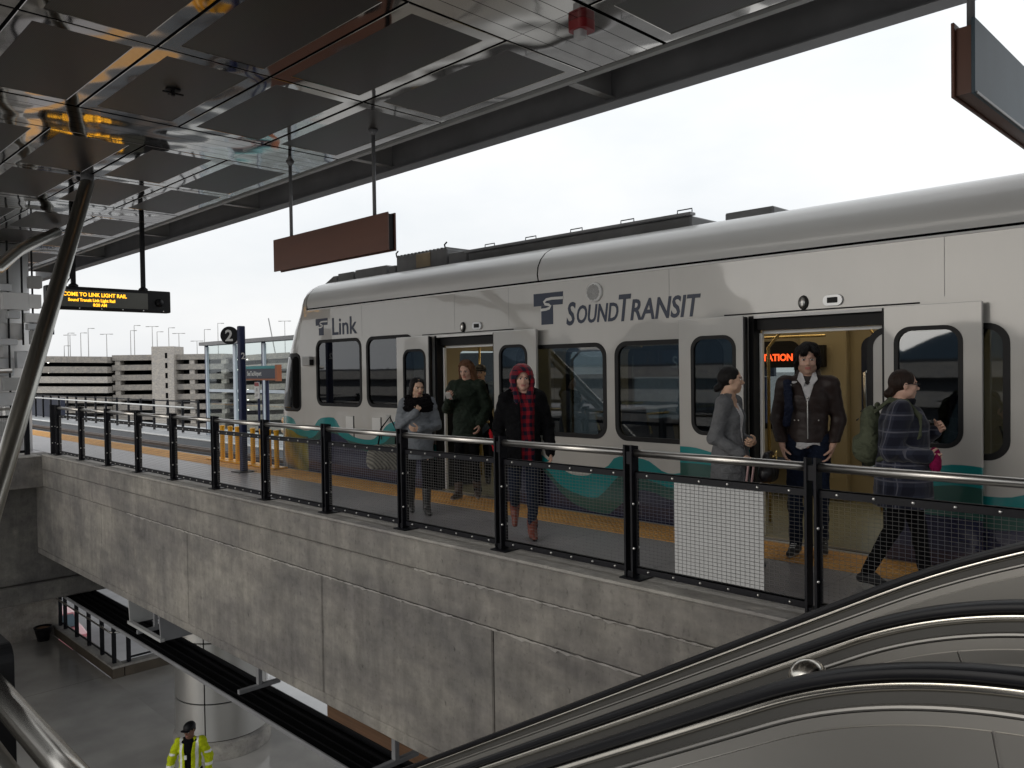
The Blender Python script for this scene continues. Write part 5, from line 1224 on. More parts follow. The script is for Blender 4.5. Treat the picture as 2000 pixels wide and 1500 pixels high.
def plaid(name, base, stripe, dark, per=0.085, thin=None):
    m = bpy.data.materials.new(name); m.use_nodes = True; t = m.node_tree; b = t.nodes['Principled BSDF']; l = t.links.new
    c = t.nodes.new('ShaderNodeTexCoord'); s = t.nodes.new('ShaderNodeSeparateXYZ'); l(c.outputs['Object'], s.inputs[0])
    def M_(op, a, bb=None, cl=False):
        n = t.nodes.new('ShaderNodeMath'); n.operation = op; n.use_clamp = cl
        for i, q in enumerate((a, bb)):
            if q is None: continue
            if isinstance(q, (int, float)): n.inputs[i].default_value = q
            else: l(q, n.inputs[i])
        return n.outputs[0]
    hx = M_('ADD', s.outputs[0], M_('MULTIPLY', s.outputs[1], 0.9))
    def band(src, ph, wd):
        f = M_('FRACT', M_('ADD', M_('DIVIDE', src, per), ph)); return M_('LESS_THAN', f, wd)
    v, h = band(hx, 50.2, 0.5), band(s.outputs[2], 50.0, 0.5); tv, th = band(hx, 50.45, 0.09), band(s.outputs[2], 50.25, 0.09)
    def mixc(f, a, bb):
        x = t.nodes.new('ShaderNodeMix'); x.data_type = 'RGBA'
        if isinstance(f, float): x.inputs[0].default_value = f
        else: l(f, x.inputs[0])
        for i, q in ((6, a), (7, bb)):
            if isinstance(q, tuple): x.inputs[i].default_value = (*q, 1)
            else: l(q, x.inputs[i])
        return x.outputs[2]
    mid = tuple((a*0.45+d*0.55) for a, d in zip(base, dark))
    col = mixc(v, mixc(h, base, mid), mixc(h, mid, dark))
    if thin is not None:
        col = mixc(M_('MULTIPLY', M_('MAXIMUM', tv, th), 0.8), col, thin)
    l(col, b.inputs['Base Color']); b.inputs['Roughness'].default_value = 0.85; b.inputs['Specular IOR Level'].default_value = 0.2; b.inputs['Sheen Weight'].default_value = 0.2
    n = t.nodes.new('ShaderNodeTexNoise'); n.inputs['Scale'].default_value = 150; l(c.outputs['Object'], n.inputs['Vector']); bp = t.nodes.new('ShaderNodeBump'); bp.inputs['Strength'].default_value = 0.3; bp.inputs['Distance'].default_value = 0.005
    l(n.outputs[0], bp.inputs['Height']); l(bp.outputs[0], b.inputs['Normal']); return m
def skin(name, col):
    m = mat(name, col, 0.5, var=0.10, vscale=18, bump=0.1, bscale=200, spec=0.4)
    b = m.node_tree.nodes['Principled BSDF']; b.inputs['Subsurface Weight'].default_value = 0.12; b.inputs['Subsurface Radius'].default_value = (0.02, 0.008, 0.004); b.inputs['Subsurface Scale'].default_value = 0.4
    return m
M['lip'] = skin('lip_skin', (0.42, 0.15, 0.13)); M['eyew'] = mat('eye_white', (0.6, 0.58, 0.55), 0.3, var=0.02); M['iris'] = mat('dark_iris', (0.02, 0.014, 0.010), 0.15, var=0.1)
M['brow'] = mat('dark_brow_hair', (0.03, 0.02, 0.016), 0.7, var=0.2); M['stub'] = skin('stubbled_skin', (0.42, 0.265, 0.20))
def hairmat(name, col): return mat(name, col, 0.55, var=0.5, vscale=22, stretch=(6, 6, 0.7), bump=0.6, bscale=40, spec=0.22)

class Person:
    """joints in metres for a 1.72 m figure, forward is -y, the person's left is +x"""
    def __init__(s, label, pos, theta, height, name='person', female=True, lean=0.0, bulk=1.0):
        s.root = thing(name, label, 'person', pos, theta); s.k = height/1.72; s.female = female
        sw, hw = (0.165, 0.088) if female else (0.178, 0.092)
        s.sw = sw; s.bulk = bulk
        s.J = {'pel': (0, 0, 0.96), 'waist': (0, 0.0, 1.10), 'chest': (0, 0.005, 1.28), 'neck': (0, 0.02, 1.475), 'head': (0, -0.012, 1.605)}
        for sd, g in (('l', 1), ('r', -1)):
            s.J['sh'+sd] = (g*sw, 0.01, 1.405); s.J['hip'+sd] = (g*hw, 0, 0.93); s.J['kn'+sd] = (g*hw*1.02, -0.012, 0.50); s.J['an'+sd] = (g*hw*1.0, 0.02, 0.085); s.J['to'+sd] = (g*hw*1.25, -0.15, 0.03)
            s.J['el'+sd] = (g*(sw+0.05), 0.03, 1.12); s.J['wr'+sd] = (g*(sw+0.055), -0.04, 0.87)
        s.hyaw = 0.0; s.hpitch = 0.0; s.htilt = 0.0; s.hd = {'l': ((0, -0.15, -1), (-1, 0, 0), 0.35), 'r': ((0, -0.15, -1), (1, 0, 0), 0.35)}
    def set(s, **kw):
        for a, v in kw.items(): s.J[a] = v
        return s
    def P(s, n): return np.array(s.J[n], float)*s.k
    def head_frame(s): return s.P('head'), rotz(s.hyaw)@rotx(s.hpitch)@roty(s.htilt)
    def hp(s, x, y, z): c, R = s.head_frame(); return c+R@(np.array([x, y, z])*s.k)
    def grid(s, h, z0=None, z1=None, pad=0.12):
        pts = np.array([s.P(n) for n in s.J]); lo, hi = pts.min(0)-pad-0.05, pts.max(0)+pad+0.05; hi[2] = pts[:, 2].max()+0.19; lo[2] = -0.03
        if z0 is not None: lo[2] = z0
        if z1 is not None: hi[2] = z1
        return SDF(lo, hi, h)
    def body(s, skinm, stubble=False, h=0.0055, hand_scale=1.0):
        k = s.k; g = s.grid(h); C0, R = s.head_frame(); hp = s.hp; f = 0.96 if s.female else 1.0
        E = lambda x, y, z, rx, ry, rz, kk=0.012, op='add': g.ell(hp(x, y, z), np.array([rx, ry, rz])*k, kk, op, R)
        E(0, .014, .036, .073*f, .092, .082); E(0, -.022, -.03, .060*f, .068, .082, .03); E(0, -.056, -.088, .026*f, .026, .022, .025)
        for x in (-1, 1):
            E(x*.036, -.056, -.022, .024, .020, .022, .02); E(x*.052*f, -.012, -.068, .018, .035, .022, .025); E(x*.076*f, .012, -.005, .010, .020, .032, .006)
            E(x*.031, -.093, .010, .018, .011, .009, .012, 'cut')
            E(x*.031, -.076, .009, .014, .012, .011, .003); g.cap(hp(x*.016, -.086, .029), hp(x*.048, -.074, .031), .006*k, .005*k, .01)
        g.cap(hp(0, -.084, .018), hp(0, -.106, -.022), .008*k, .012*k, .010); E(0, -.098, -.026, .017, .013, .010, .008)
        E(0, -.083, -.052, .024, .011, .007, .006); E(0, -.081, -.064, .021, .011, .007, .006); E(0, -.098, -.058, .024, .010, .0022, .004, 'cut')
        n0 = s.P('neck'); g.cap(hp(0, .022, -.06), n0, .052*k*f, .058*k*f, .03); w_ = .84
        # torso and limbs
        g.cap(s.P('pel'), s.P('waist'), .125*k, .105*k, .04, sq=((0, 1, 0), .75)); g.cap(s.P('waist'), s.P('chest'), .105*k, .125*k, .04, sq=((0, 1, 0), .72)); g.cap(s.P('chest'), n0-np.array([0, 0, .06*k]), .125*k, .06*k, .05, sq=((0, 1, 0), .7))
        for sd, q in (('l', 1), ('r', -1)):
            g.cap(n0-np.array([0, 0, .03*k]), s.P('sh'+sd), .045*k, .055*k, .04); g.cap(s.P('sh'+sd), s.P('el'+sd), .048*k, .036*k, .02); g.cap(s.P('el'+sd), s.P('wr'+sd), .037*k, .024*k, .015)
            g.cap(s.P('hip'+sd), s.P('kn'+sd), .078*k, .050*k, .03); g.cap(s.P('kn'+sd), s.P('an'+sd), .048*k, .032*k, .02); g.cap(s.P('an'+sd)-np.array([0, 0, .045*k]), s.P('to'+sd), .028*k, .018*k, .02)
            s.hand(g, sd, k*hand_scale*(0.93 if s.female else 1.0))
        eyes = [hp(x*.031, -.084, .010) for x in (-1, 1)]
        def mf(c):
            q = (c-C0)@R/k; r = np.zeros(len(c), int)
            if stubble: r[(q[:, 2] < -.035) & (q[:, 1] < -.0) & (q[:, 2] > -.125) & (np.abs(q[:, 0]) < .08)] = 1
            r[(np.abs(q[:, 2]+.058) < .0105) & (np.abs(q[:, 0]) < .022) & (q[:, 1] < -.078)] = 2
            for x in (-1, 1):
                ex, ez = q[:, 0]-x*.031, q[:, 2]-.010
                r[(np.abs(ex) < .0135) & (np.abs(ez) < .0058) & (q[:, 1] < -.07)] = 3
                r[(np.abs(ex) < .0065) & (np.abs(ez) < .0062) & (q[:, 1] < -.07)] = 4
                r[(np.abs(ex-x*.002) < .020) & (np.abs(ez-.0180+.10*np.abs(ex-x*.004)) < .0028) & (q[:, 1] < -.06)] = 5
                r[(np.abs(ex) < .0145) & (np.abs(ez-.0068) < .0022) & (q[:, 1] < -.068)] = 5
            return r
        return g.build('body', [skinm, M['stub'] if stubble else skinm, M['lip'], M['eyew'], M['iris'], M['brow']], s.root, mf)
    def hand(s, g, sd, k):
        d, n, curl = s.hd[sd]; d = nrm(d); n = nrm(np.array(n)-d*(np.array(n)@d)); q = 1 if sd == 'l' else -1
        side = np.cross(d, n); w0 = s.P('wr'+sd); side = side if True else -side
        th = side*(1 if (sd == 'r') else -1)       # thumb side
        A = lambda a, b, c: w0+(d*a+th*b+n*c)*k
        g.cap(A(0.0, 0, 0), A(.03, 0, 0), .024*k, .026*k, .01, sq=(n, .75)); g.cap(A(.035, .016, 0), A(.078, .020, 0), .021*k, .016*k, .01, sq=(n, .65)); g.cap(A(.035, -.014, 0), A(.074, -.022, 0), .021*k, .015*k, .01, sq=(n, .65))
        for i, (off, ln) in enumerate(((.030, .92), (.010, 1.0), (-.011, .94), (-.030, .75))):
            p = A(.078 if i < 3 else .070, off, 0); dd = d; a = 0.25*curl
            for j, (L_, r_) in enumerate(((.042, .0092), (.027, .0084), (.021, .0076))):
                a += curl*(0.55 if j == 0 else 0.75); v = d*cos(a)+n*sin(a)+th*off*0.8; v = nrm(v); p2 = p+v*L_*ln*k; g.cap(p, p2, r_*k, r_*0.9*k, .004); p = p2
        p = A(.022, .026, .004); v = nrm(d*0.62+th*0.72+n*0.25)
        for L_, r_ in ((.038, .0115), (.030, .0098), (.024, .0086)):
            p2 = p+v*L_*k; g.cap(p, p2, r_*k, r_*0.92*k, .006); p = p2; v = nrm(v+d*0.25+n*(0.18+0.4*curl)-th*0.25)
    def arms(s, g, ru, re, rw, k_=.03, short=0.0):
        k = s.k
        for sd in ('l', 'r'):
            w1 = s.P('wr'+sd); e = s.P('el'+sd); w1 = w1+(e-w1)*short
            g.cap(s.P('sh'+sd), e, ru*k, re*k, k_); g.cap(e, w1, re*k, rw*k, .02)
        return g
    def torso(s, g, rc, rw, rh, zb, rb, depth=.70, k_=.04, top=None):
        """chest, waist, hip radii; hem height zb with radius rb"""
        k = s.k*s.bulk; u = (0, 1, 0); top = top or 'neck'; n0 = s.P('neck')
        g.cap(s.P('chest'), s.P('waist'), rc*k, rw*k, k_, sq=(u, depth)); g.cap(s.P('waist'), s.P('pel'), rw*k, rh*k, k_, sq=(u, depth*1.05))
        g.cap(s.P('chest'), n0-np.array([0, 0, .05*s.k]), rc*k, .065*s.k, .05, sq=(u, depth*1.05))
        p = s.P('pel'); q = np.array([p[0], p[1], zb*s.k]); g.cap(p, q, rh*k, rb*k, k_, sq=(u, depth*1.08))
        for sd in ('l', 'r'): g.cap(n0-np.array([0, 0, .035*s.k]), s.P('sh'+sd), .052*s.k, .062*s.k, .05)
        return g
    def legs(s, g, rt, rk, ra, za=0.07):
        k = s.k
        for sd in ('l', 'r'):
            a = s.P('an'+sd); kn = s.P('kn'+sd); a = a+np.array([0, 0, 0.0])
            g.cap(s.P('hip'+sd), kn, rt*k, rk*k, .03); g.cap(kn, a, rk*k, ra*k, .02)
        g.cap(s.P('hipl'), s.P('hipr'), .085*k, .085*k, .04); return g
    def shoes(s, mats, boot=0.0):
        k = s.k
        for sd in ('l', 'r'):
            a, t = s.P('an'+sd), s.P('to'+sd); d = nrm((t-a)*np.array([1, 1, 0.0])); lo = np.minimum(a, t)-.13; hi = np.maximum(a, t)+.13; lo[2] = -.03; hi[2] = a[2]+.35
            g = SDF(lo, hi, .0055); heel = a-d*.045*k+np.array([0, 0, -.045*k])
            g.cap(heel, a+d*.06*k-np.array([0, 0, .048*k]), .036*k, .038*k, .02); g.cap(a+d*.05*k-np.array([0, 0, .046*k]), t+d*0.01*k, .040*k, .030*k, .02); g.cap(a-np.array([0, 0, .02*k]), a+d*.05*k-np.array([0, 0, .03*k]), .042*k, .036*k, .02)
            if boot: kn = s.P('kn'+sd); g.cap(a, a+(kn-a)*boot, .048*k, .056*k, .02)
            g.cut(lambda X, Y, Z: 0.0-Z+0.0*X); g.build('shoe', mats, s.root, (lambda c: (c[:, 2] < 0.022).astype(int)) if isinstance(mats, (list, tuple)) else None)
    def hair(s, m, kind, h=0.006, seed=1):
        k = s.k; C0, R = s.head_frame(); hp = s.hp; c = C0
        g = SDF(c-np.array([.24, .24, .55])*k, c+np.array([.24, .24, .2])*k, h)
        E = lambda x, y, z, rx, ry, rz, kk=0.012, op='add': g.ell(hp(x, y, z), np.array([rx, ry, rz])*k, kk, op, R)
        E(0, .020, .040, .0775, .095, .0845)
        cut = True
        if kind == 'bun':
            E(0, .03, .01, .080, .088, .075, .02); g.cap(hp(0, .085, -.05), hp(0, .115, -.075), .036*k, .034*k, .02)
        elif kind == 'long':
            for x in (-1, 1): g.cap(hp(x*.060, .02, .02), hp(x*.068, .015, -.20), .030*k, .028*k, .03, sq=((1, 0, 0), .8))
            g.cap(hp(0, .055, .0), hp(0, .075, -.22), .085*k, .085*k, .03, sq=((0, 1, 0), .55))
        elif kind == 'wavy':
            for x in (-1, 1): g.cap(hp(x*.062, .005, .03), hp(x*.088, .0, -.15), .036*k, .040*k, .03)
            g.cap(hp(0, .05, .0), hp(0, .07, -.15), .090*k, .095*k, .03, sq=((0, 1, 0), .6))
        elif kind == 'mop':
            for x in (-1, 1): g.cap(hp(x*.060, .015, .06), hp(x*.074, .03, -.060), .036*k, .030*k, .03)
            E(0, .05, -.03, .08, .06, .08, .03); E(0.01, .02, .085, .08, .085, .06, .03)
        elif kind == 'short': E(0, .04, .0, .078, .075, .07, .02)
        g.fold({'bun': .0025, 'mop': .006, 'wavy': .006}.get(kind, .004), {'mop': 48, 'wavy': 60}.get(kind, 110), seed, (1, 1, .45))
        # the face stays free
        f = SDF.__dict__
        fr = {'long': .066, 'wavy': .066, 'mop': .066}.get(kind, .062)
        ztop = {'bun': .046, 'long': .044, 'wavy': .042, 'mop': .036, 'short': .014}[kind]
        g.ell(hp(0, -.11, -.045+ztop), np.array([fr, .085, .098])*k, .006, 'cut', R)
        if kind in ('bun', 'short'):
            for x in (-1, 1): g.ell(hp(x*.085, -.035, -.05), np.array([.05, .058, .065])*k, .006, 'cut', R)
        return g.build('hair', m, s.root)
    def strands(s, m, kind, n=170, seed=2, part=0.0):
        rs = np.random.RandomState(seed); f = MB(); hp = s.hp; k = s.k
        zend = {'mop': -.055, 'long': -.19, 'wavy': -.13, 'short': .02}[kind]; wob = {'mop': .012, 'wavy': .016}.get(kind, .004)
        for i in range(n):
            sd = -1 if i % 2 else 1; y0 = rs.uniform(-.052, .095); px_ = part+rs.uniform(-.008, .008); z0 = .118-.5*max(0, abs(y0-.02)-.02)
            pts = []; fr_ = max(0, -(y0+.02))/.06      # 0 back .. 1 front
            out = .074+rs.uniform(-.003, .008)+.010*(kind == 'mop'); back = fr_*.085
            ye = y0+back; a1 = rs.uniform(1.35, 1.7); yk = sqrt(max(.05, 1-((ye-.018)/.112)**2)); ze = zend+rs.uniform(-.02, .025)-.02*(y0 > .04)
            ph = rs.rand()*6
            for j in range(6):
                a = a1*j/5; q = a/a1; x = px_*(1-q)+sd*out*yk*sin(a); z = (z0-.03)*0+.034+(z0-.034)*cos(a)*(1 if a < 1.57 else 1); pts.append((x, y0+back*q*q+wob*.4*sin(ph+3*q), z))
            x1, y1, z1 = pts[-1]
            for j in range(1, 6):
                q = j/5; pts.append((x1+sd*(.006*q)+wob*sin(ph+q*5), y1+wob*.6*cos(ph+q*4)+.006*q, z1+(ze-z1)*q))
            if kind == 'mop' and y0 < -.012 and rs.rand() < .75:      # loose fringe across the forehead
                s2 = rs.choice([-1, 1]); yf = -.055+rs.uniform(-.012, .008); e_ = rs.uniform(.022, .070); pts = [(part, yf+.05, .125), (part+s2*e_*.35, yf+.012, .116), (part+s2*e_*.7, yf-.022, .094), (part+s2*e_*.95, yf-.028, .066), (part+s2*(e_+.006), yf-.016*(e_ < .05), rs.uniform(.022, .045))]
            P_ = [hp(*q) for q in pts]; m_ = len(P_); r = rs.uniform(.005, .0085)*k; f.tube(P_, [r*(.7+.5*sin(pi*j/(m_-1)))*(1 if j < m_-1 else .25) for j in range(m_)], 5)
        f.build('hair_strand', m, s.root, smooth=True, local=True, kind='stuff', fix=False)
    def glasses(s, m):
        f = MB(); hp = s.hp
        for x in (-1, 1):
            pts = [hp(x*.033+.024*cos(a)*1.0, -.098, .007+.014*sin(a)) for a in [2*pi*i/12 for i in range(13)]]
            f.tube(pts, .0028, 5, False); f.tube([hp(x*.056, -.096, .012), hp(x*.080, -.02, .012), hp(x*.080, .02, .005)], .0032, 5)
        f.tube([hp(-.010, -.100, .012), hp(.010, -.100, .012)], .003, 5); f.build('glasses', m, s.root, local=True)

SK = {'fair': skin('fair_skin', (0.60, 0.37, 0.28)), 'tan': skin('light_tan_skin', (0.58, 0.37, 0.26)), 'brown': skin('brown_skin', (0.20, 0.10, 0.065))}
HAIR = {'black': hairmat('black_hair', (0.006, 0.005, 0.005)), 'brown': hairmat('dark_brown_hair', (0.024, 0.013, 0.009)), 'auburn': hairmat('auburn_hair', (0.13, 0.060, 0.030))}
JEAN = cloth('dark_blue_denim', (0.011, 0.016, 0.032)); BLACKC = cloth('black_cloth', (0.005, 0.005, 0.006)); SOLE = mat('pale_sole', (0.35, 0.34, 0.32), 0.7)
BOOT = mat('black_boot_leather', (0.012, 0.011, 0.011), 0.4, var=0.2)

# A: woman in grey coat
COAT = cloth('blue_grey_coat', (0.20, 0.215, 0.235), var=0.10); FUR = mat('black_fur', (0.005, 0.0045, 0.0055), 0.9, var=0.5, vscale=60, bump=1.0, bscale=90, spec=0.1)
p = Person('woman in a grey coat with black fur collar, arms folded, walking along the platform', (-7.08, 5.57, 0.006), radians(62), 1.51)
p.hyaw = radians(14); p.hpitch = radians(14)
p.set(elr=(-.235, .0, 1.13), wrr=(-.05, -.17, 1.30), ell=(.245, -.01, 1.11), wrl=(-.02, -.205, 1.08), knl=(.085, -.08, .52), anl=(.08, -.10, .085), tol=(.085, -.27, .03), knr=(-.085, .04, .50), anr=(-.08, .17, .10), tor=(-.085, .02, .03))
p.hd['r'] = ((.45, -.15, .75), (.3, .9, .1), 1.5); p.hd['l'] = ((-1, -.15, .05), (0, .8, .5), .7)
p.body(SK['tan']); p.hair(HAIR['black'], 'long'); p.strands(HAIR['black'], 'long')
g = p.grid(.008); p.torso(g, .155, .140, .182, .70, .205, .78); p.arms(g, .073, .064, .050, short=.05); g.fold(.007, 45, 3); g.cut(lambda X, Y, Z: .70*p.k-Z); g.build('coat', COAT, p.root)
g = p.grid(.008); c_ = p.P('neck')
for a in range(14):
    t_ = 2*pi*a/14; g.cap(c_+np.array([.10*cos(t_), -.02+.085*sin(t_), -.02-.03*(sin(t_) < -.3)]), c_+np.array([.13*cos(t_), -.03+.10*sin(t_), -.06-.05*(sin(t_) < -.3)]), .05, .05, .03)
g.fold(.010, 120, 5); g.build('fur_collar', FUR, p.root)
g = p.grid(.008, z1=.95); p.legs(g, .082, .055, .044); g.fold(.004, 50, 2); g.build('trousers', BLACKC, p.root); p.shoes([BOOT, BOOT], boot=.5)
# B: woman in green parka with phone
PARKA = cloth('dark_green_parka', (0.017, 0.026, 0.018), rough=.6, var=.25, vs=12)
p = Person('woman in a dark green parka looking down at the phone in her hand', (-7.45, 6.64, 0.004), radians(34), 1.71)
p.hyaw = radians(-12); p.hpitch = radians(24)
p.set(elr=(-.25, .02, 1.13), wrr=(-.17, -.21, 1.24), ell=(.25, .05, 1.12), wrl=(.19, -.13, .93), knr=(-.10, -.05, .5), anr=(-.11, -.06, .085), tor=(-.14, -.22, .03), knl=(.09, .0, .5), anl=(.10, .09, .085), tol=(.14, -.07, .03))
p.hd['r'] = ((.15, -.55, .45), (.5, .35, .8), .8); p.hd['l'] = ((-.1, -.3, -.9), (-1, 0, .1), .6)
p.body(SK['fair']); p.hair(HAIR['auburn'], 'wavy', seed=4); p.strands(HAIR['auburn'], 'wavy', part=-.02)
g = p.grid(.008); p.torso(g, .165, .155, .17, .72, .195, .78); p.arms(g, .082, .074, .055, short=.05); c_ = p.P('neck'); g.cap(c_+np.array([-.05, .06, .0]), c_+np.array([.05, .06, .0]), .06, .06, .04); g.fold(.010, 40, 8); g.cut(lambda X, Y, Z: .72*p.k-Z); g.build('parka', PARKA, p.root)
g = p.grid(.008, z1=.98); p.legs(g, .085, .058, .048); g.fold(.005, 50, 2); g.build('trousers', BLACKC, p.root); p.shoes([mat('brown_boot_leather', (0.05, 0.025, 0.014), .5), SOLE], boot=.25)
def at(pp, v):   # world point of a person's local point
    return pp.root.matrix_basis @ Vector(v)
w_ = at(p, tuple(p.P('wrr')+np.array([.015, -.085, .05])))
t = thing('phone', 'dark phone held in the right hand of the woman in the green parka', 'phone', w_, radians(34))
b = MB(); b.obox((0, 0, 0), (1, 0, 0), (0, .8, -.55), (0, .55, .8), .036, .074, .005); b.build('case', M['alu_w'], t, local=True, bev=.004)
b = MB(); b.obox((0, .0034, .0049), (1, 0, 0), (0, .8, -.55), (0, .55, .8), .032, .068, .0012); b.build('screen', M['black'], t, local=True)
t = thing('shoulder_bag', 'dark shoulder bag with a bright red flap beside the green parka', 'bag', at(p, (.34, .0, .62)), radians(34))
g = SDF((-.2, -.2, -.2), (.25, .25, .5), .007); g.cap((0, 0, -.05), (0, .02, .16), .12, .10, .03, sq=((1, 0, 0), .6)); g.fold(.006, 45, 3); g.build('bag_body', BLACKC, t)
g = SDF((-.25, -.3, -.25), (.3, .3, .5), .006); g.cap((-.03, -.12, .24), (.03, -.10, -.02), .018, .042, .02, sq=((.4, 1, 0), .5)); g.fold(.005, 60, 2); g.build('red_flap', cloth('red_fabric', (0.55, 0.02, 0.03), var=.1), t)
b = MB(); b.tube([(-.02, 0, .24), (-.08, .0, .5), (-.14, .02, .78), (-.10, .06, .80), (-.02, .06, .24)], .014, 6); b.build('strap', BLACKC, t, local=True)
# C: plaid hood
PL = plaid('red_navy_plaid', (0.29, 0.008, 0.018), None, (0.004, 0.005, 0.018), .075)
p = Person('woman in a black coat with a red plaid hood and shirt, stepping forward', (-5.29, 5.42, 0.006), radians(44), 1.61)
p.hyaw = radians(8); p.hpitch = radians(6)
p.set(elr=(-.245, .06, 1.13), wrr=(-.25, -.02, .88), ell=(.245, .05, 1.12), wrl=(.27, -.06, .86), knl=(.085, -.06, .50), anl=(.08, -.05, .085), tol=(.10, -.21, .03), knr=(-.09, .02, .52), anr=(-.10, .30, .24), tor=(-.10, .22, .09))
p.hd['l'] = ((.1, -.25, -1), (-1, -.2, 0), .8); p.hd['r'] = ((0, -.2, -1), (1, 0, 0), .8)
p.body(SK['fair']); p.hair(HAIR['brown'], 'long'); p.strands(HAIR['brown'], 'long', n=120)
C0, R = p.head_frame(); hp = p.hp
g = SDF(C0-np.array([.26, .26, .4]), C0+np.array([.26, .28, .22]), .006)
g.ell(hp(0, .028, .035), np.array([.108, .125, .112]), .02, 'add', R); g.cap(hp(0, .06, -.03), hp(0, .07, -.14), .105, .11, .04, sq=((0, 1, 0), .7))
for x in (-1, 1): g.cap(hp(x*.085, -.02, -.02), hp(x*.055, -.085, -.25), .034, .024, .03)
g.fold(.006, 45, 6); g.ell(hp(.0, -.10, -.035), np.array([.068, .15, .105]), .008, 'cut', R); g.ell(hp(0, 0, -.01), np.array([.083, .10, .10]), .004, 'cut', R); g.cap(hp(0, -.08, -.1), hp(0, -.16, -.3), .05, .03, .01, 'cut')
g.build('hood', PL, p.root)
g = p.grid(.008); p.torso(g, .135, .125, .15, .78, .155, .74); g.fold(.005, 50, 3); g.cut(lambda X, Y, Z: .78*p.k-Z); g.build('plaid_shirt', PL, p.root)
g = p.grid(.008); p.torso(g, .17, .16, .175, .72, .195, .78); p.arms(g, .080, .070, .054, short=.05); g.fold(.009, 40, 12); g.cut(lambda X, Y, Z: .72*p.k-Z)
g.sub(lambda X, Y, Z: np.maximum(np.maximum(np.abs(X-.045)-(.060+.04*np.clip(Z-1.0, 0, .5)), Y+.03), Z-1.5)); g.build('coat', BLACKC, p.root)
g = p.grid(.008); c_ = p.P('neck')
for x in (-1, 1): g.cap(c_+np.array([x*.04, .08, -.01]), c_+np.array([x*.12, .03, -.02]), .055, .05, .03)
g.fold(.008, 100, 5); g.build('fur_collar', FUR, p.root)
g = p.grid(.008, z1=.98); p.legs(g, .088, .060, .048); g.fold(.005, 50, 2); g.build('jeans', JEAN, p.root); p.shoes([mat('red_brown_boot', (0.16, 0.035, 0.02), .5), BOOT], boot=.2)
# D: grey cardigan, profile
CARD = cloth('grey_cardigan_knit', (0.15, 0.152, 0.158), var=.08, bump=.6, bs=120); WHT = cloth('white_top', (0.62, 0.61, 0.62), var=.04)
p = Person('woman in a long grey cardigan and white top in profile, pulling a suitcase', (-3.34, 5.82, 0.006), radians(104), 1.585)
p.hyaw = radians(24); p.hpitch = radians(2)
p.set(elr=(-.225, .07, 1.11), wrr=(-.19, -.15, .97), ell=(.225, .0, 1.09), wrl=(.01, -.20, 1.065), knr=(-.085, -.08, .5), anr=(-.08, -.12, .085), tor=(-.085, -.28, .03), knl=(.085, .02, .5), anl=(.08, .14, .1), tol=(.085, -.02, .03))
p.hd['r'] = ((.05, -.9, -.35), (.1, -.35, -.9), 1.2); p.hd['l'] = ((-1, -.1, -.1), (0, .8, .5), .9)
p.body(SK['tan']); p.hair(HAIR['black'], 'bun')
g = p.grid(.008); p.torso(g, .132, .118, .14, .86, .14, .78); g.cut(lambda X, Y, Z: .86*p.k-Z); g.sub(lambda X, Y, Z: np.maximum(1.33*p.k-Z+np.abs(X)*.8, Y+.02)); g.build('white_top', WHT, p.root)
g = p.grid(.008); p.torso(g, .152, .142, .178, .58, .205, .80); p.arms(g, .066, .058, .046, short=.06); g.fold(.006, 40, 22, (1, 1, .5)); g.cut(lambda X, Y, Z: .58*p.k-Z)
g.sub(lambda X, Y, Z: np.maximum(np.abs(X)-(.055+.12*np.clip(Z-1.05, 0, .4)), Y+.03)); g.build('cardigan', CARD, p.root)
g = p.grid(.008, z1=.98); p.legs(g, .082, .055, .042); g.fold(.004, 50, 2); g.build('trousers', BLACKC, p.root); p.shoes([BOOT, BOOT])
hw_ = at(p, tuple(p.P('wrr')+np.array([.0, -.075, -.055])))
t = thing('suitcase', 'dark wheeled suitcase with a pinkish pull handle held by the woman in the cardigan', 'suitcase', (hw_.x, hw_.y, 0.008), radians(104))
b = MB(); b.box(-.20, .20, -.02, .20, .07, .60); b.build('shell', M['trim'], t, local=True, bev=.04, seg=3)
pk = mat('pinkish_handle_metal', (0.50, 0.33, 0.32), .35, .4)
for x in (-.085, .085):
    b = MB(); b.tube([(x, .03, .6), (x, .0, hw_.z-.01)], .009, 8); b.build('handle_tube', pk, t, local=True)
b = MB(); b.tube([(-.10, 0, hw_.z), (.10, 0, hw_.z)], .016, 10); b.build('grip', M['rubber'], t, local=True, smooth=True)
for x in (-.16, .16):
    for y in (.0, .17):
        b = MB(); b.lathe([(.03, -.012), (.03, .012)], (x, y, .031), 12, 'x'); b.build('wheel', M['rubber'], t, local=True)
hx = at(p, (.14, -.27, .80))
t = thing('handbag', 'black leather handbag with a gold clasp on top of the suitcase', 'bag', hx, radians(104))
g = SDF((-.25, -.25, -.22), (.25, .25, .25), .006); g.cap((-.10, 0, -.07), (.10, 0, -.07), .085, .085, .05, sq=((0, 1, 0), .7)); g.cap((-.06, 0, .05), (.06, 0, .05), .05, .05, .05, sq=((0, 1, 0), .6)); g.fold(.005, 40, 4); g.build('bag_body', mat('black_leather', (0.012, 0.011, 0.012), .35, var=.2, bump=.2), t)
b = MB(); b.tube([(-.06, -.05, .07), (.06, -.05, .075)], .009, 8); b.tube([(0, -.06, .03), (0, -.055, .095)], .008, 8); b.tube([(-.03, -.05, .06), (.035, -.055, .10)], .006, 8); b.build('gold_clasp', mat('gold_metal', (0.8, 0.58, 0.22), .2, 1.0), t, local=True)
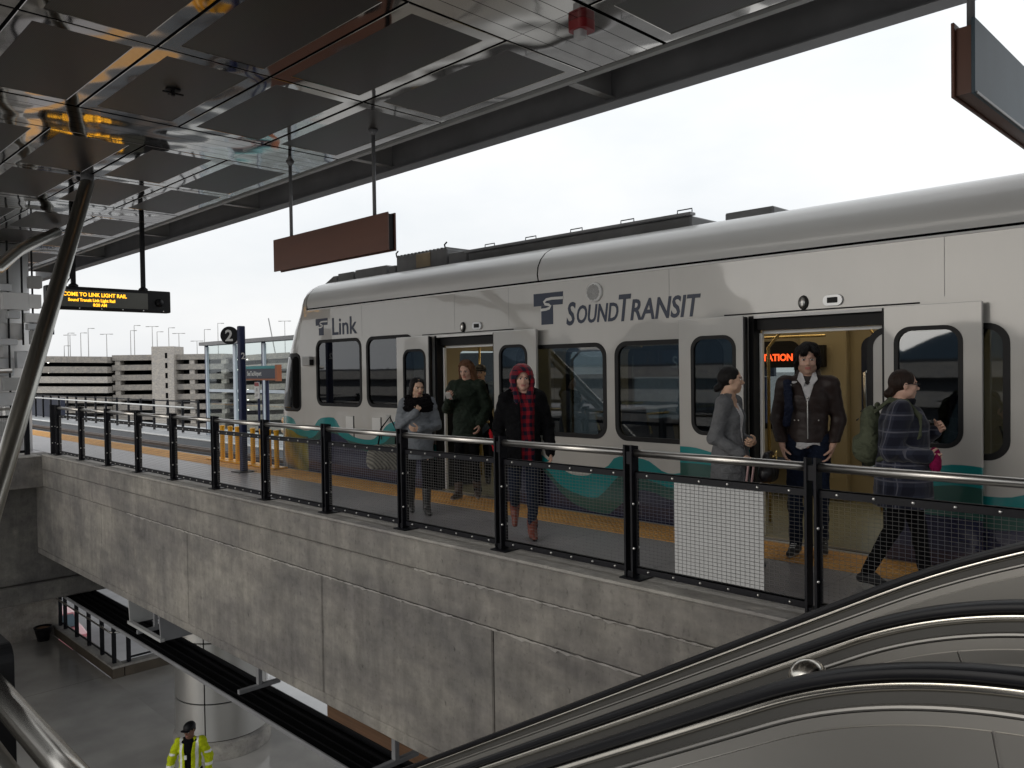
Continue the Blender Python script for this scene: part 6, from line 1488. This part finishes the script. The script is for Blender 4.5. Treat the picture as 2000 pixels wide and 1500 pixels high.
# E: man in brown leather jacket
LEA = mat('brown_leather', (0.024, 0.0145, 0.013), .5, var=.2, vscale=10, bump=.25, bscale=60, spec=.35)
p = Person('man in a brown leather jacket and dark jeans stepping out of the open train doors', (-2.99, 6.47, 0.0145), radians(24), 1.745, female=False)
p.hyaw = radians(4); p.hpitch = radians(8)
p.set(elr=(-.238, .06, 1.12), wrr=(-.195, -.09, .90), ell=(.238, .06, 1.11), wrl=(.188, -.06, .90), knr=(-.10, -.03, .5), anr=(-.10, -.02, .085), tor=(-.14, -.18, .03), knl=(.10, -.06, .52), anl=(.10, .14, .12), tol=(.12, -.02, .035))
p.hd['r'] = ((.15, -.25, -1), (.9, .1, .1), .5); p.hd['l'] = ((-.25, -.1, -1), (-1, 0, 0), .5)
p.body(SK['fair'], stubble=True); p.hair(HAIR['black'], 'mop', seed=9); p.strands(HAIR['black'], 'mop', n=230, part=.015)
g = p.grid(.008); p.torso(g, .145, .135, .145, .88, .15, .74); g.fold(.004, 50, 3); g.cut(lambda X, Y, Z: (.875+.02)*p.k-Z+.02*np.sin(X*30)); g.cut(lambda X, Y, Z: Z-1.43*p.k); g.sub(lambda X, Y, Z: np.maximum(1.395*p.k-Z+np.abs(X)*1.0, Y+.03)); g.build('shirt', WHT, p.root)
g = p.grid(.007); p.torso(g, .162, .145, .150, .93, .152, .76); p.arms(g, .068, .060, .047, short=.04); c_ = p.P('neck'); g.cap(c_+np.array([-.05, .04, .02]), c_+np.array([.05, .04, .02]), .052, .052, .03)
g.fold(.0035, 34, 31, (1, 1, 1.4)); g.cut(lambda X, Y, Z: .93*p.k-Z); g.sub(lambda X, Y, Z: np.maximum(np.maximum(np.abs(X)-(.012+.30*np.clip(Z-1.28*p.k, 0, .3)), Y+.05), 1.27*p.k-Z)); g.build('leather_jacket', LEA, p.root)
for x in (-1, 1):
    f = MB(); A = [c_+np.array(q)*np.array([x, 1, 1]) for q in ((.040, -.062, .020), (.062, -.030, .030), (.078, -.085, -.030), (.034, -.128, -.088), (.016, -.104, -.050))]
    B = [q+np.array([x*.003, .008, -.002]) for q in A]; f.add([*A, *B], [(0, 1, 2, 3, 4), (9, 8, 7, 6, 5)]+[(i, (i+1) % 5, 5+(i+1) % 5, 5+i) for i in range(5)]); f.build('shirt_collar', WHT, p.root, local=True)
f = MB(); f.tube([(0, -.148, .98), (0, -.15, 1.15), (0, -.142, 1.30)], .004, 6); f.sphere((0, -.148, 1.315), .009, 8, 6)
for x, z in ((-.10, 1.13), (.085, 1.13), (-.07, 1.13)): f.sphere((x, -.137, z), .006, 8, 6)
f.build('zip', M['bolt'], p.root, local=True)
g = p.grid(.008, z1=1.05); p.legs(g, .090, .062, .052); g.fold(.006, 45, 2); g.build('jeans', JEAN, p.root); p.shoes([mat('black_trainer', (0.02, 0.02, 0.022), .6), SOLE])
f = MB()
for sd in ('l', 'r'):
    a, t_ = p.P('an'+sd), p.P('to'+sd)
    for q in (.35, .5, .65):
        m_ = a+(t_-a)*q; f.tube([m_+np.array([-.022, 0, .016+.02*(1-q)]), m_+np.array([.022, 0, .016+.02*(1-q)])], .004, 5)
f.build('shoe_lace', M['white'], p.root, local=True)
t = thing('backpack', 'navy backpack with its strap over the right shoulder of the man in brown leather', 'backpack', p.root.location, radians(24)); t.scale = (.965, .965, .965)
g = SDF((-.4, -.25, .95), (.2, .45, 1.65), .008); g.cap((-.02, .22, 1.10), (-.02, .20, 1.38), .13, .12, .03, sq=((0, 1, 0), .6)); g.fold(.006, 40, 4); NV = cloth('navy_nylon', (0.012, 0.016, 0.035), rough=.6); g.build('bag_body', NV, t)
g = SDF((-.4, -.3, .95), (.2, .45, 1.65), .006)
sp = [(-.155, .13, 1.40), (-.16, .05, 1.515), (-.165, -.05, 1.485), (-.155, -.125, 1.40), (-.15, -.150, 1.27), (-.17, -.125, 1.14)]
for a, c in zip(sp, sp[1:]): g.cap(a, c, .034, .034, .01, sq=((0, 1, .4), .4))
g.build('strap', NV, t)
f = MB(); f.box(-.185, -.13, -.085, -.078, 1.445, 1.475); f.build('strap_label', M['white'], t, local=True)
# F: plaid jacket with olive backpack, profile
PF = plaid('navy_grey_plaid', (0.030, 0.034, 0.055), None, (0.009, 0.010, 0.020), .115, (0.115, 0.115, 0.14))
p = Person('woman with glasses in a dark blue plaid coat walking to the right past the doors', (-2.05, 5.93, 0.006), radians(108), 1.545, bulk=1.24)
p.hyaw = radians(20); p.hpitch = radians(4)
p.set(elr=(-.245, .08, 1.11), wrr=(-.20, -.17, 1.07), ell=(.235, -.06, 1.13), wrl=(.10, -.235, 1.24), knr=(-.085, .06, .51), anr=(-.08, .26, .12), tor=(-.085, .12, .03), knl=(.085, -.10, .50), anl=(.08, -.16, .085), tol=(.085, -.32, .03))
p.hd['r'] = ((.35, -.85, -.15), (.9, .3, .1), .7); p.hd['l'] = ((-.4, -.55, .55), (-.2, .6, -.3), 1.2)
p.body(SK['fair']); p.hair(HAIR['brown'], 'bun', seed=3); p.glasses(M['black'])
g = p.grid(.008); p.torso(g, .165, .165, .175, .66, .19, .86); p.arms(g, .088, .076, .054, short=.05); g.fold(.007, 38, 41); g.cut(lambda X, Y, Z: .66*p.k-Z); g.build('plaid_coat', PF, p.root)
g = p.grid(.008); c_ = p.P('neck')
for a in range(12):
    t_ = 2*pi*a/12; g.cap(c_+np.array([.062*cos(t_), .0+.07*sin(t_), -.04]), c_+np.array([.068*cos(t_), -.008+.078*sin(t_), .008]), .020, .018, .02)
g.build('coat_collar', cloth('black_knit_collar', (0.014, 0.015, 0.020)), p.root)
g = p.grid(.008, z1=.98); p.legs(g, .095, .064, .045); g.fold(.004, 50, 2); g.build('leggings', BLACKC, p.root); p.shoes([mat('black_trainer_dark', (0.014, 0.014, 0.016), .6), mat('grey_sole', (.2, .2, .2), .7)])
OL = cloth('olive_canvas', (0.085, 0.095, 0.062), rough=.75, var=.18, vs=10)
t = thing('backpack', 'olive green backpack worn by the woman in the plaid coat', 'backpack', p.root.location, radians(108)); t.scale = (p.k,)*3
g = SDF((-.3, .0, .75), (.3, .6, 1.7), .008); g.cap((0, .24, 1.10), (0, .225, 1.33), .140, .115, .03, sq=((0, 1, 0), .66)); g.cap((-.03, .32, 1.09), (.03, .32, 1.13), .085, .085, .03, sq=((0, 1, 0), .5)); g.fold(.007, 40, 4); g.build('bag_body', OL, t)
g = SDF((-.35, -.35, .75), (.35, .5, 1.6), .007)
for x in (-1, 1):
    sp = [(x*.10, .19, 1.40), (x*.115, .09, 1.49), (x*.125, -.03, 1.475), (x*.13, -.125, 1.36), (x*.15, -.12, 1.22), (x*.185, -.01, 1.08), (x*.15, .17, 1.03)]
    for a, c in zip(sp, sp[1:]): g.cap(a, c, .023, .023, .010, sq=((0, 1, .3), .5))
g.cap((-.04, .18, 1.45), (.04, .18, 1.45), .02, .02, .02)
g.build('strap', OL, t)
f = MB(); f.tube([(-.09, .325, 1.33), (.09, .325, 1.33)], .006, 6); f.tube([(-.09, .295, 1.40), (.09, .295, 1.40)], .005, 6); f.build('zip', M['trim'], t, local=True)
q = at(p, (-.13, -.20, .93))
t = thing('pouch', 'magenta and red pouch held low in front of the plaid coat', 'pouch', q, radians(108))
g = SDF((-.15, -.15, -.15), (.15, .15, .15), .005); g.cap((-.03, 0, -.03), (.03, .0, .04), .055, .05, .03, sq=((0, 1, 0), .7)); g.fold(.005, 60, 4); g.build('pouch_body', cloth('magenta_fabric', (0.22, 0.008, 0.06), var=.2), t)
f = MB(); f.sphere((-.03, -.02, -.085), .026, 12, 8, (1.4, 1, .7)); f.build('red_tag', mat('red_gloss', (0.7, 0.03, 0.05), .2), t, local=True, smooth=True)
# A's bag
t = thing('tote_bag', 'striped beige tote bag at the side of the woman in the grey coat', 'bag', (-7.52, 5.46, .62), radians(62))
g = SDF((-.3, -.2, -.2), (.3, .2, .3), .007); g.cap((-.12, 0, -.05), (.12, 0, -.05), .11, .11, .04, sq=((0, 1, 0), .55)); g.cap((-.13, 0, .06), (.13, 0, .06), .08, .08, .04, sq=((0, 1, 0), .5)); g.fold(.006, 40, 4)
sm = bpy.data.materials.new('striped_canvas'); sm.use_nodes = True; tt = sm.node_tree; wv = tt.nodes.new('ShaderNodeTexWave'); wv.inputs['Scale'].default_value = 14; wv.bands_direction = 'DIAGONAL'; cc = tt.nodes.new('ShaderNodeTexCoord')
rp = tt.nodes.new('ShaderNodeValToRGB'); rp.color_ramp.elements[0].color = (.10, .095, .08, 1); rp.color_ramp.elements[1].color = (.33, .31, .26, 1); tt.links.new(cc.outputs['Object'], wv.inputs[0]); tt.links.new(wv.outputs[0], rp.inputs[0]); tt.links.new(rp.outputs[0], tt.nodes['Principled BSDF'].inputs['Base Color']); tt.nodes['Principled BSDF'].inputs['Roughness'].default_value = .8
g.build('bag_body', sm, t)
f = MB(); f.tube([(-.10, 0, .12), (-.06, .02, .32), (.05, .05, .45), (.12, .04, .30), (.10, 0, .12)], .010, 6); f.build('strap', BLACKC, t, local=True)
# G: worker in hi-vis jacket on the lower floor
HV = cloth('hi_vis_yellow', (0.50, 0.57, 0.012), rough=.7, var=.06); REFL = mat('reflective_tape', (0.75, 0.75, 0.72), .3, var=.03)
p = Person('worker in a yellow reflective jacket and black cap on the lower floor', (-13.0, 5.40, -5.8), radians(55), 1.69, female=False)
p.hyaw = radians(-25); p.hpitch = radians(12)
p.set(elr=(-.30, .05, 1.13), wrr=(-.34, -.04, .88), ell=(.29, .05, 1.12), wrl=(.28, -.03, .86))
p.body(SK['brown']); p.hair(HAIR['black'], 'short')
C0, R = p.head_frame(); g = SDF(C0-.25, C0+.25, .006); g.ell(p.hp(0, .015, .055), np.array([.092, .108, .078]), .01, 'add', R); g.cut(lambda X, Y, Z: (C0[2]+.035)-Z+.3*(Y-C0[1])*0.2); g.cap(p.hp(-.03, -.10, .045), p.hp(.03, -.10, .045), .05, .05, .01, sq=((0, 0, 1), .22)); g.build('cap', M['black'], p.root)
g = p.grid(.009); p.torso(g, .155, .145, .15, .90, .155, .76); g.cut(lambda X, Y, Z: .9*p.k-Z); g.build('shirt', BLACKC, p.root)
g = p.grid(.009); p.torso(g, .168, .165, .172, .78, .182, .80); p.arms(g, .078, .070, .058, short=.03); g.fold(.009, 36, 51); g.cut(lambda X, Y, Z: .78*p.k-Z); g.sub(lambda X, Y, Z: np.maximum(np.abs(X+.01)-(.05+.12*np.clip(Z-1.2, 0, .4)), Y+.03))
def hv(c):
    k = p.k; z = c[:, 2]/k; x = c[:, 0]/k; r = np.zeros(len(c), int); sl_ = np.abs(x) > .23
    r[(np.abs(z-.96) < .028) & ~sl_] = 1; r[(np.abs(z-1.02) < .022) & sl_] = 1; r[(np.abs(z-1.22) < .022) & sl_] = 1; r[(z > 1.0) & (np.abs(np.abs(x)-.125) < .022) & ~sl_] = 1; r[(z < .915) & ~sl_] = 2; return r
g.build('hi_vis_jacket', [HV, REFL, BLACKC], p.root, hv)
f = MB(); f.box(-.06, -.02, -.165, -.16, 1.16, 1.23); f.build('badge', M['white'], p.root, local=True)
g = p.grid(.010, z1=1.05); p.legs(g, .095, .066, .056); g.fold(.005, 45, 2); g.build('trousers', BLACKC, p.root); p.shoes([BOOT, BOOT])
# passengers still inside the train
p = Person('passenger in a dark cap and blue grey jacket inside the train behind the green parka', (-8.35, 7.7, -0.003), radians(40), 1.66, female=False)
p.set(wrl=(.1, -.25, 1.3), ell=(.26, -.05, 1.15)); p.body(SK['tan'], h=.008); p.hair(HAIR['black'], 'short')
C0, R = p.head_frame(); g = SDF(C0-.25, C0+.25, .008); g.ell(p.hp(0, .015, .055), np.array([.092, .108, .078]), .01, 'add', R); g.cut(lambda X, Y, Z: (C0[2]+.035)-Z); g.cap(p.hp(-.03, -.10, .045), p.hp(.03, -.10, .045), .05, .05, .01, sq=((0, 0, 1), .22)); g.build('cap', M['black'], p.root)
g = p.grid(.010); p.torso(g, .17, .155, .16, .86, .165, .76); p.arms(g, .078, .07, .055, short=.05); g.fold(.008, 40, 5); g.build('jacket', cloth('slate_jacket', (.08, .11, .14)), p.root)
g = p.grid(.010, z1=1.0); p.legs(g, .09, .062, .05); g.build('trousers', BLACKC, p.root); p.shoes([BOOT, BOOT])
p = Person('passenger in black standing inside the train behind the plaid hood', (-7.25, 7.45, -0.003), radians(60), 1.70, female=False)
p.body(SK['tan'], h=.008); p.hair(HAIR['black'], 'mop')
g = p.grid(.010); p.torso(g, .175, .16, .165, .80, .175, .78); p.arms(g, .08, .072, .055, short=.05); g.fold(.008, 40, 6); g.build('coat', BLACKC, p.root)
g = p.grid(.010, z1=1.0); p.legs(g, .09, .062, .05); g.build('trousers', BLACKC, p.root); p.shoes([BOOT, BOOT])
